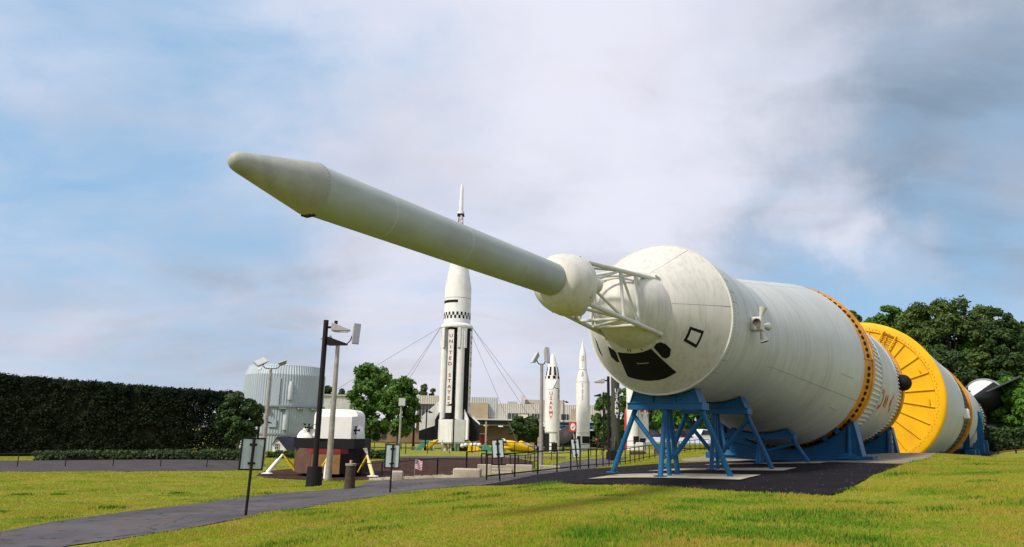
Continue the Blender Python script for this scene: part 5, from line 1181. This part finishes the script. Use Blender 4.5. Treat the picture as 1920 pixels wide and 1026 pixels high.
for an in (0, 90, 180, 270): mb = MB(); a = R(an); d = Vector((math.cos(a), math.sin(a), 0)); mb.prism([d*.3, d*.8, d*.6+Vector((0, 0, .6)), d*.3+Vector((0, 0, 1.2))], Vector((-d.y, d.x, 0))*.06); mb.build('tail_fin', RED, t, smooth=0)

# silver missile on its side beyond the railing
A = W(1210, 838, 84); B = W(1420, 826, 74)
D0 = gp(1310, 79); t = thing('silver_missile', 'long polished silver missile lying on supports behind the blue stands', 'missile', tuple(D0)); r = 11.5*mpp(79)
za = W(1310, 833, 79).z-D0.z; L_ = (B.xy-A.xy).length; an = math.atan2(B.y-A.y, B.x-A.x); M = Matrix.Rotation(an, 3, 'Z')
mb = MB(); mb.rev([(-L_*.5, .02), (-L_*.495, r*.35), (-L_*.47, r*.75), (-L_*.42, r), (L_*.6, r)], 40, 'X', (0, 0, za), cap1=True); mb.v = [tuple(M @ Vector(v)) for v in mb.v]; mb.build('body', SILVER, t)
mb = MB(); mb.rev([(-L_*.36, .28), (-L_*.33, .30), (L_*.5, .30)], 16, 'X', (0, -r-.1, za+.1)); mb.v = [tuple(M @ Vector(v)) for v in mb.v]; mb.build('conduit', SILVER, t)
for x in (-.3, .1, .45): mb = MB(); mb.prism([(L_*x, -.5, -.2), (L_*x, .5, -.2), (L_*x, .35, za-r+.15), (L_*x, -.35, za-r+.15)], (.3, 0, 0)); mb.v = [tuple(M @ Vector(v)) for v in mb.v]; mb.build('support', BLACK, t, smooth=0)
# parked rides / vehicles seen between the stand legs
for i, (px, D, c, lb) in enumerate(((1228, 122, BLACKM, 'dark parked car behind the silver missile, leftmost'), (1252, 124, mat('car_maroon', (.20, .02, .03), .4), 'red parked car with pale panels behind the silver missile'), (1276, 122, mat('car_maroon', (0,)*3), 'red parked car between the stand legs'), (1300, 124, BLACKM, 'dark parked car between the two stands'), (1322, 122, WHITE, 'pale parked car behind the middle stand'))):
    b = gp(px, D); t = thing('parked_car', lb, 'car', tuple(b), .15*i-.2, 'cars parked at the back'); H = W(px, 804, D).z-b.z
    s_ = H/1.55
    mb = MB(); pr = [(-2.1, .35), (2.1, .35), (2.15, .75), (1.95, .92), (1.1, .98), (.55, 1.45), (-1.0, 1.5), (-1.6, 1.0), (-2.1, .9)]
    mb.prism([(x, -.85, z*s_) for x, z in pr], (0, 1.7, 0)); mb.build('body', c, t, smooth=30, bevel=.08)
    for sy in (-.87, .87):
        mb = MB(); mb.prism([(x, sy, z*s_) for x, z in ((.95, 1.0), (.5, 1.38), (-.95, 1.42), (-1.4, 1.0))], (0, .02 if sy > 0 else -.02, 0)); mb.build('side_window', GLASS, t, smooth=0)
        for x in (-1.3, 1.3): mb = MB(); mb.tube((x, sy*.93, .33), (x, sy*1.04, .33), .33, None, 16); mb.build('wheel', BLACK, t)

# ------------------------------------------------------------------ main building
D = 190; b = gp(960, D); k = mpp(D); Zb = lambda y, px=960: W(px, y, D).z-b.z; Xb = lambda x: (x-960)*k
t = thing('museum_building', 'long low tan building with ribbed parapet behind the standing rockets', 'building', tuple(b))
RIB = mat('ribbed_parapet', (.50, .48, .41), .5, var=.1, vscale=.2, dirt=(.34, .32, .28), dscale=(.5, .5, .08), damt=.4); RIBG = mat('ribbed_grey', (.44, .47, .46), .5, var=.1, vscale=.2)
TAN = mat('tan_brick', (.38, .31, .20), .85, var=.15, vscale=.5, bump=.2, bscale=3); BRN = mat('brown_brick', (.22, .145, .09), .85, var=.2, vscale=.6, bump=.2, bscale=3)
def ribwall(name, x0, x1, y0, y1, yd, m, pitch=.55, parent=None, ret=6):
    n = max(3, int((Xb(x1)-Xb(x0))/pitch)); mb = MB(); vs = []
    for z in (Zb(y1), Zb(y0)):
        for i in range(n*4+1): vs.append((Xb(x0)+(Xb(x1)-Xb(x0))*i/(4*n), yd-(.09 if i % 4 in (1, 2) else 0), z))
    w = 4*n+1; mb.add(vs, [(i, i+1, w+1+i, w+i) for i in range(w-1)])
    mb.box(((Xb(x0)+Xb(x1))/2, yd+ret/2+.06, (Zb(y0)+Zb(y1))/2), (Xb(x1)-Xb(x0), ret, abs(Zb(y0)-Zb(y1))-.04)); return mb.build(name, m, parent or t, smooth=0)
def blkw(name, x0, x1, y0, y1, yd, m, dep=6, parent=None, bevel=0):
    mb = MB(); mb.box(((Xb(x0)+Xb(x1))/2, yd+dep/2, (Zb(y0)+Zb(y1))/2), (Xb(x1)-Xb(x0), dep, abs(Zb(y0)-Zb(y1)))); return mb.build(name, m, parent or t, smooth=0)
def windows(x0, x1, y0, y1, yd, n):
    for i in range(n):
        a = x0+(x1-x0)*i/n; c = x0+(x1-x0)*(i+1)/n; wv = blkw('window', a+.35, c-.35, y0, y1, yd, GLASS, .15); blkw('mullion', c-.35, c+.35, y0, y1, yd-.08, RIB, .3, wv)
ribwall('parapet', 778, 832, 745, 761, -.5, RIB); blkw('window_wall', 778, 832, 761.2, 786, .6, BRN); windows(781, 831, 762, 785, .4, 8)
ribwall('stair_tower', 880, 931, 746, 787, .4, RIBG, .55); blkw('tan_block', 878, 913.5, 757, 787, -1.2, TAN, 5)
ribwall('parapet', 931.5, 1150, 757, 786.6, .2, RIB, .55)
windows(951, 992, 775, 785.5, .0, 6); windows(996, 1012, 775, 785.5, .0, 3); windows(1052, 1067, 775, 785.5, .0, 3); windows(1109, 1125, 775, 785.5, .0, 3)
blkw('tan_panel', 1072, 1081, 765, 786, -.1, TAN, 1); blkw('tan_panel', 971, 989, 777, 786, -.2, mat('cream_panel', (.6, .55, .42), .7), 1)
blkw('roof_box', 985, 1063, 745, 757, 12, RIB, 8); blkw('roof_vent', 977, 984, 738, 757, 10, mat('pink_vent', (.6, .5, .46), .7), 2); blkw('roof_unit', 950, 970, 750, 757, 10, RIBG, 4); blkw('roof_hatch', 988, 1002, 751, 756, 11.7, TAN, 1)
blkw('canopy', 878, 1150, 786.8, 789, -4.5, mat('canopy_grey', (.55, .55, .52), .6), 5)
blkw('canopy', 760, 832, 786.8, 789, -2.5, mat('canopy_grey', (0,)*3), 4)
blkw('lower_wall', 778, 970, 790, 836, -.2, BRN, 5); blkw('lower_wall', 640, 778, 806, 836, 1., BRN, 5)
blkw('fascia', 878, 1010, 789.2, 797, -3.2, mat('fascia_dark', (.05, .05, .07), .5), .4); blkw('pipe_rail', 878, 1000, 797.5, 798.6, -3.4, RIBG, .25)
for px in (911, 1008): blkw('column', px-1.5, px+1.5, 790, 836, -4.2, TAN, .8)
blkw('blue_fascia', 1048, 1150, 790, 803, -3.4, mat('fascia_blue', (.03, .10, .30), .5), .5); blkw('fascia_stripe', 1048, 1150, 796, 797.2, -3.5, mat('stripe_pale', (.42, .55, .66), .5), .1); blkw('fascia_edge', 1048, 1150, 803.2, 804.5, -3.6, WHITE, .7)
blkw('glass_front', 970.2, 1150, 804.7, 836, .1, mat('dark_glass', (.012, .012, .014), .12), 4)
for px in range(976, 1150, 9): blkw('mullion', px, px+.7, 805, 836, -.1, mat('mullion_brown', (.08, .05, .04), .6), .3)
dr = blkw('red_door', 899, 908, 816, 836, -.35, mat('door_maroon', (.22, .02, .02), .5), .15); blkw('door_hood', 897, 910, 813.5, 815.5, -.9, RIBG, .8, dr)
for px in (690, 700, 712): blkw('window', px, px+8, 812, 826, .7, GLASS, .3)
# round emblem on the wall
mb = MB(); c = (Xb(893), -.36, Zb(812)); rr = 5.2*k
for r0, dy, m_ in ((rr, 0, 0), (rr*.86, -.03, 1), (rr*.70, -.06, 2)): mb.tube((c[0], c[1]+.1+dy, c[2]), (c[0], c[1]+dy, c[2]), r0, None, 28, m_)
pts = []
for i in range(10): q = rr*(.62 if i % 2 == 0 else .24); an = math.pi/2+math.pi*i/5; pts.append((c[0]+q*math.cos(an), c[1]-.09, c[2]+q*math.sin(an)))
mb.prism(pts, (0, .02, 0), 1); mb.build('round_emblem', [mat('emblem_orange', (.5, .25, .1), .6), WHITE, mat('emblem_navy', (.02, .03, .08), .6)], t, smooth=0)
for px, py in ((938, 800), (911, 799)): mb = MB(); mb.box((Xb(px), -3.6, Zb(py)), (1.2, .4, .35)); mb.build('wall_lamp', WHITE, t, smooth=0)

# ------------------------------------------------------------------ play area under the tall rocket
GRN = mat('play_green', (.03, .16, .10), .6, var=.15, vscale=2)
def play(name, label, px, D, build, cat='playground'):
    b = gp(px, D); t = thing(name, label, cat, tuple(b), 0); build(t, mpp(D), b); return t
def b1_(t, k, b):
    mb = MB(); mb.add([(-22*k, -1, 0), (14*k, -1, 0), (14*k, 2, 0), (-22*k, 2, 0), (-2*k, -.3, 22*k), (16*k, -.3, 22*k), (16*k, 1.5, 22*k), (0, 1.5, 22*k)], [(0, 1, 5, 4), (1, 2, 6, 5), (2, 3, 7, 6), (3, 0, 4, 7), (4, 5, 6, 7)]); mb.build('green_shell', GRN, t, smooth=0, bevel=.2)
def b2_(t, k, b):
    mb = MB(); pts = [(-18*k, 0), (-8*k, 0), (9*k, 16*k), (14*k, 22*k), (11*k, 24*k), (8*k, 21*k), (-2*k, 19*k)]
    mb.prism([(x, -1.5, z) for x, z in pts], (0, 2.2, 0)); mb.build('slide', YELB, t, smooth=0, bevel=.15)
    for x in (-.6, .6): mb = MB(); mb.tube((11*k+x, 1.2, 0), (11*k+x, 1.2, 22*k), .12, None, 8); mb.build('post', WHITE, t)
def b3_(t, k, b):
    mb = MB(); mb.prism([(-18*k, -1, 0), (8*k, -1, 0), (6*k, -1, 8*k), (-10*k, -1, 15*k), (-16*k, -1, 22*k)], (0, 2.2, 0)); mb.build('slide', YELB, t, smooth=0, bevel=.2)
    mb = MB(); mb.box((4*k, -1.3, 1.2*k), (26*k, 1.6, 2*k)); mb.build('platform', mat('play_orange', (.75, .38, .08), .6), t, smooth=0)
def b4_(t, k, b):
    mb = MB(); mb.add([(-12*k, -1, 0), (18*k, -1, 0), (18*k, 1, 0), (-12*k, 1, 0), (-6*k, -.3, 17*k), (2*k, -.3, 15*k), (2*k, .8, 15*k), (-6*k, .8, 17*k)], [(0, 1, 5, 4), (1, 2, 6, 5), (2, 3, 7, 6), (3, 0, 4, 7), (4, 5, 6, 7)]); mb.build('green_shell', GRN, t, smooth=0, bevel=.2)
play('play_shelter', 'green sloped play shelter left of the rocket tail', 795, 112, b1_)
play('play_slide', 'yellow slide in front of the green shelter', 808, 108, b2_)
play('play_slide', 'yellow and orange slide right of the rocket tail', 895, 108, b3_)
play('play_shelter', 'green sloped play shelter right of the rocket tail', 912, 114, b4_)
play('play_shelter', 'small green play cone under the middle of the rocket', 854, 112, lambda t, k, b: MB().rev([(0, 4*k), (8*k, 3*k), (16*k, 1.5*k), (19*k, 0)], 12, 'Z').build('green_shell', GRN, t))
for i, (px, py) in enumerate(((866, 836), (873, 834), (884, 834), (891, 833), (898, 834))):
    D = 96; b = gp(px, D); z = W(px, py, D).z-b.z; t = thing('globe_lamp', ['leftmost', 'second', 'third', 'fourth', 'rightmost'][i]+' of five low white globe lamps before the rocket tail', 'lamp', tuple(b), 0, 'white globe lamps')
    mb = MB(); mb.tube((0, 0, -.1), (0, 0, z-.2), .05, None, 8); mb.build('post', BLACKM, t); mb = MB(); mb.ell((0, 0, z), (.27, .27, .27), 16, 10); mb.build('globe', WHITE, t)
# yellow drone aircraft
D = 92; b = gp(972, D); k = mpp(D); t = thing('yellow_drone', 'yellow winged flying bomb with grey engine tube on the lawn', 'aircraft', tuple(b)); Zq = lambda y: W(972, y, D).z-b.z; Xq = lambda x: (x-972)*k
mb = MB(); A = Vector((Xq(945), -1.5, Zq(833))); B = Vector((Xq(1000), 1.5, Zq(844))); d = B-A
prof = [(0, .02), (.02, .35), (.08, .55), (.3, .62), (.6, .5), (.85, .3), (1, .12)]
q = d.to_track_quat('X', 'Z').to_matrix(); mb.rev([(x*d.length, r_) for x, r_ in prof], 20, 'X'); mb.v = [tuple(A+q @ Vector(v)) for v in mb.v]; mb.build('fuselage', YELB, t)
mb = MB(); mb.prism([A+d*.25+Vector((0, 0, -.1)), A+d*.50+Vector((0, 0, -.1)), A+d*.42+Vector((-1.8, -3.6, -.25)), A+d*.28+Vector((-1.9, -3.6, -.25))], (0, 0, .14)); mb.build('wing', YELB, t, smooth=0)
mb = MB(); mb.prism([A+d*.3+Vector((0, 0, -.1)), A+d*.52+Vector((0, 0, -.1)), A+d*.60+Vector((1.8, 3.6, -.1)), A+d*.45+Vector((1.8, 3.6, -.1))], (0, 0, .14)); mb.build('wing', YELB, t, smooth=0)
mb = MB(); mb.prism([A+d*.82, A+d*1.02, A+d*1.02+Vector((.1, 0, .9)), A+d*.88+Vector((.1, 0, .9))], (.05, .1, 0)); mb.build('tail_fin', YELB, t, smooth=0)
C1 = Vector((Xq(977), .6, Zq(832))); C2 = Vector((Xq(1005), 2., Zq(840))); mb = MB(); mb.tube(C1, C2, .34, .27, 16); mb.build('engine_tube', mat('engine_grey', (.5, .5, .46), .5), t)
mb = MB(); mb.ell(C1, (.42, .36, .36), 12, 8); mb.build('engine_intake', YELB, t); mb = MB(); mb.tube(C2, C2+(C2-C1).normalized()*.5, .27, .24, 14); mb.build('engine_exhaust', BLACK, t)
mb = MB(); mb.tube((A+d*.3)-Vector((0, 0, .3)), (A.x+d.x*.3, A.y+d.y*.3, -.1), .1, None, 8); mb.tube((A+d*.75)-Vector((0, 0, .2)), (A.x+d.x*.75, A.y+d.y*.75, -.1), .1, None, 8); mb.build('support', BLACKM, t)
# black and white ball ornament by the sign
b = gp(943, 90); t = thing('satellite_ball', 'round black and white satellite model behind a sign', 'satellite', tuple(b)); z = W(943, 829, 90).z-b.z
mb = MB(); mb.ell((0, 0, z), (.42, .42, .42), 16, 12); mb.build('ball', WHITE, t); mb = MB(); mb.rev([(-.12, .43), (.12, .43)], 20, 'Z', (0, 0, z)); mb.build('band', BLACK, t); mb = MB(); mb.tube((0, 0, -.1), (0, 0, z-.3), .12, None, 8); mb.build('post', mat('post_navy', (.03, .03, .10), .6), t)
# red clock sign
D = 96; b = gp(1074, D); k = mpp(D); t = thing('clock_sign', 'square red sign with an oval white clock face on a bent post', 'clock', tuple(b)); Zc = lambda y: W(1074, y, D).z-b.z
zc = Zc(800.5); mb = MB(); mb.box((0, 0, zc), (14*k, .3, 18.5*k)); o_ = mb.build('case', RED, t, smooth=0, bevel=.04)
mb = MB(); mb.rev([(0, 1.), (.02, 1.)], 36, 'X', cap0=True, cap1=True); mb.v = [(-y*4.6*k, -.17+x, zc+z*6.7*k) for x, y, z in mb.v]; mb.build('face', WHITE, o_, smooth=0)
mb = MB(); mb.tube((-.17, -.19, zc-.12), (.2, -.19, zc+.16), .03, None, 6); mb.tube((0, -.19, zc), (-.02, -.19, zc-.2), .03, None, 6); mb.build('hands', mat('hands_blue', (.03, .18, .35), .5), o_)
mb = MB(); mb.poly([(.15, .1, -.1), (.2, .1, zc*.55), (.05, .1, zc-8*k)], .09, 8); mb.build('post', GALV, t)
# radar dish mesh and red ball near the missiles
b = gp(1055, 118); t = thing('dish_antenna', 'dark mesh dish antenna standing on edge between the big missiles', 'antenna', tuple(b)); z = W(1055, 812, 118).z-b.z
mb = MB(); mb.rev([(0, .1), (.15, .7), (.4, 1.25), (.7, 1.55)], 20, 'X', (0, 0, z)); M = Matrix.Rotation(.9, 3, 'Z') @ Matrix.Rotation(.5, 3, 'Y'); mb.v = [tuple(M @ (Vector(v)-Vector((0, 0, z)))+Vector((0, 0, z))) for v in mb.v]; mb.build('dish', mat('dish_dark', (.03, .025, .028), .6), t); mb = MB(); mb.tube((0, 0, -.1), (.2, .2, z), .15, .1, 8); mb.build('mast', BLACKM, t)
b = gp(1119, 118); t = thing('red_ball', 'dark red ball on a short post right of the slender rocket', 'ornament', tuple(b)); z = W(1119, 826, 118).z-b.z
mb = MB(); mb.ell((0, 0, z), (.38, .38, .38), 16, 10); mb.build('ball', mat('ball_maroon', (.12, .02, .025), .3), t); mb = MB(); mb.tube((0, 0, -.1), (0, 0, z), .08, None, 8); mb.build('post', BLACKM, t)
b = gp(1141, 100); t = thing('caution_plate', 'small yellow plate hung on a dark post by the black missile', 'sign', tuple(b)); z = W(1141, 802, 100).z-b.z
mb = MB(); mb.box((0, -.08, z), (.32, .04, .55)); mb.build('plate', YELB, t, smooth=0); mb = MB(); mb.tube((0, 0, -.1), (0, 0, z+.4), .05, None, 8); mb.build('post', BLACKM, t)
b = gp(930, 150); t = thing('low_shrubs', 'dark foundation shrubs before the museum wall', 'shrub', tuple(b))
leaves('foliage', [((random.uniform(-8, 30), random.uniform(-1, 1), .6), (.9, .9, .7)) for _ in range(40)], 60, .2, LEAF_DARK, t, seed=5)

# ------------------------------------------------------------------ grass blades on the near lawns
def blades(N, seed, X0=None, Y0=None, lk=1., m=None, name='lawn_grass', label='short mown grass covering the lawns'):
    rg = np.random.default_rng(seed)
    D = np.exp(rg.uniform(math.log(5.2), math.log(62), N)); px = rg.uniform(-60, 1980, N)
    v = (px-960)/F*CR[0]; X = v*(D*.98)*1.0; X = X+0
    Y = D
    Zg = gz(X, Y); keep = np.ones(N, bool)
    if X0 is not None: X = X0; Y = Y0; D = Y0; Zg = gz(X, Y)
    jx, jy = rg.normal(size=len(X))*.07, rg.normal(size=len(X))*.07; keep = np.ones(len(X), bool)
    for q in (PATH, PAD, GRAV, MUL, ROADP): keep &= ~inside(X+jx, Y+jy, q)
    X, Y, Zg, D = X[keep], Y[keep], Zg[keep], D[keep]; n = len(X)
    clump = np.array([mnoise.noise((x*.55, y*.55, 4.)) for x, y in zip(X[::1], Y[::1])])
    L_ = (.018+.022*rg.random(n))*(1+1.2*np.clip(clump, -.3, .8))*(1+D/45)*lk*.72; wd_ = (.0035+.0035*rg.random(n))*(1+D/9)
    th = rg.uniform(0, 2*math.pi, n); le = rg.uniform(0, .7, n)*L_; la = rg.uniform(0, 2*math.pi, n)
    a = np.stack([X-np.cos(th)*wd_, Y-np.sin(th)*wd_, Zg-.005], -1); c = np.stack([X+np.cos(th)*wd_, Y+np.sin(th)*wd_, Zg-.005], -1); e = np.stack([X+np.cos(la)*le, Y+np.sin(la)*le, Zg+L_], -1)
    V = np.stack([a, c, e], 1).reshape(-1, 3); me = bpy.data.meshes.new(name); me.vertices.add(3*n); me.vertices.foreach_set('co', V.ravel()); me.loops.add(3*n); me.loops.foreach_set('vertex_index', np.arange(3*n)); me.polygons.add(n); me.polygons.foreach_set('loop_start', np.arange(n)*3); me.polygons.foreach_set('loop_total', np.full(n, 3)); me.materials.append(m or BLADE); me.update()
    o = bpy.data.objects.new(name, me); COL.objects.link(o); tag(o, label, 'grass', None, 'stuff')
blades(560000, 3)

TUFT = blotch('tuft_blade', [(.085, .20, .014), (.06, .15, .012), (.16, .23, .02)], [(2., .4, .6, 2.), (9., .5, .66, 7.)], bump=0)
_rg = np.random.default_rng(9); _tx, _ty = [], []
_spots = [hit(1515, 972)+(.55, 1900), hit(1465, 1003)+(.35, 900), hit(1640, 1022)+(.3, 600), hit(1260, 985)+(.3, 500), hit(1345, 1000)+(.4, 700)]
for k in range(70):
    _d = math.exp(_rg.uniform(math.log(5.6), math.log(26))); _spots.append(((_rg.uniform(-100, 2000)-960)/F*_d, _d, _rg.uniform(.08, .3), int(_rg.uniform(60, 260))))
for x, y, r_, n_ in _spots:
    _tx.append(x+_rg.normal(size=n_)*r_); _ty.append(y+_rg.normal(size=n_)*r_*.8)
_tx = np.concatenate(_tx); _ty = np.concatenate(_ty)
blades(len(_tx), 5, _tx, _ty, 1.9, TUFT, 'grass_tufts', 'darker longer grass tufts scattered over the near lawn')
# dry leaves and grit on the black pad and the path
def litter(poly, n, seed, name, label):
    rg = np.random.default_rng(seed); P_ = np.array(poly); lo, hi = P_.min(0), P_.max(0); x = rg.uniform(lo[0], hi[0], n*4); y = rg.uniform(lo[1], hi[1], n*4); k = inside(x, y, poly) & (y < 40); x, y = x[k][:n], y[k][:n]; z = gz(x, y)+.034
    mb = MB()
    for a, b_, c in zip(x, y, z):
        r_ = rg.uniform(.008, .026); an = rg.uniform(0, 6.28); q = [(a+r_*math.cos(an+t_)*(1 if i % 2 else .5), b_+r_*math.sin(an+t_)*(1 if i % 2 else .5), c+(.012 if i % 2 else 0)) for i, t_ in enumerate((0, 1.57, 3.14, 4.71))]
        mb.add(q, [(0, 1, 2, 3)])
    o = mb.build(name, mat('dry_leaf', (.32, .24, .15), .9, var=.5, vscale=6, coords='World'), None, smooth=0); tag(o, label, 'litter', None, 'stuff')
litter(PAD, 420, 4, 'dry_leaves', 'dry leaf bits and grit lying on the black pad')
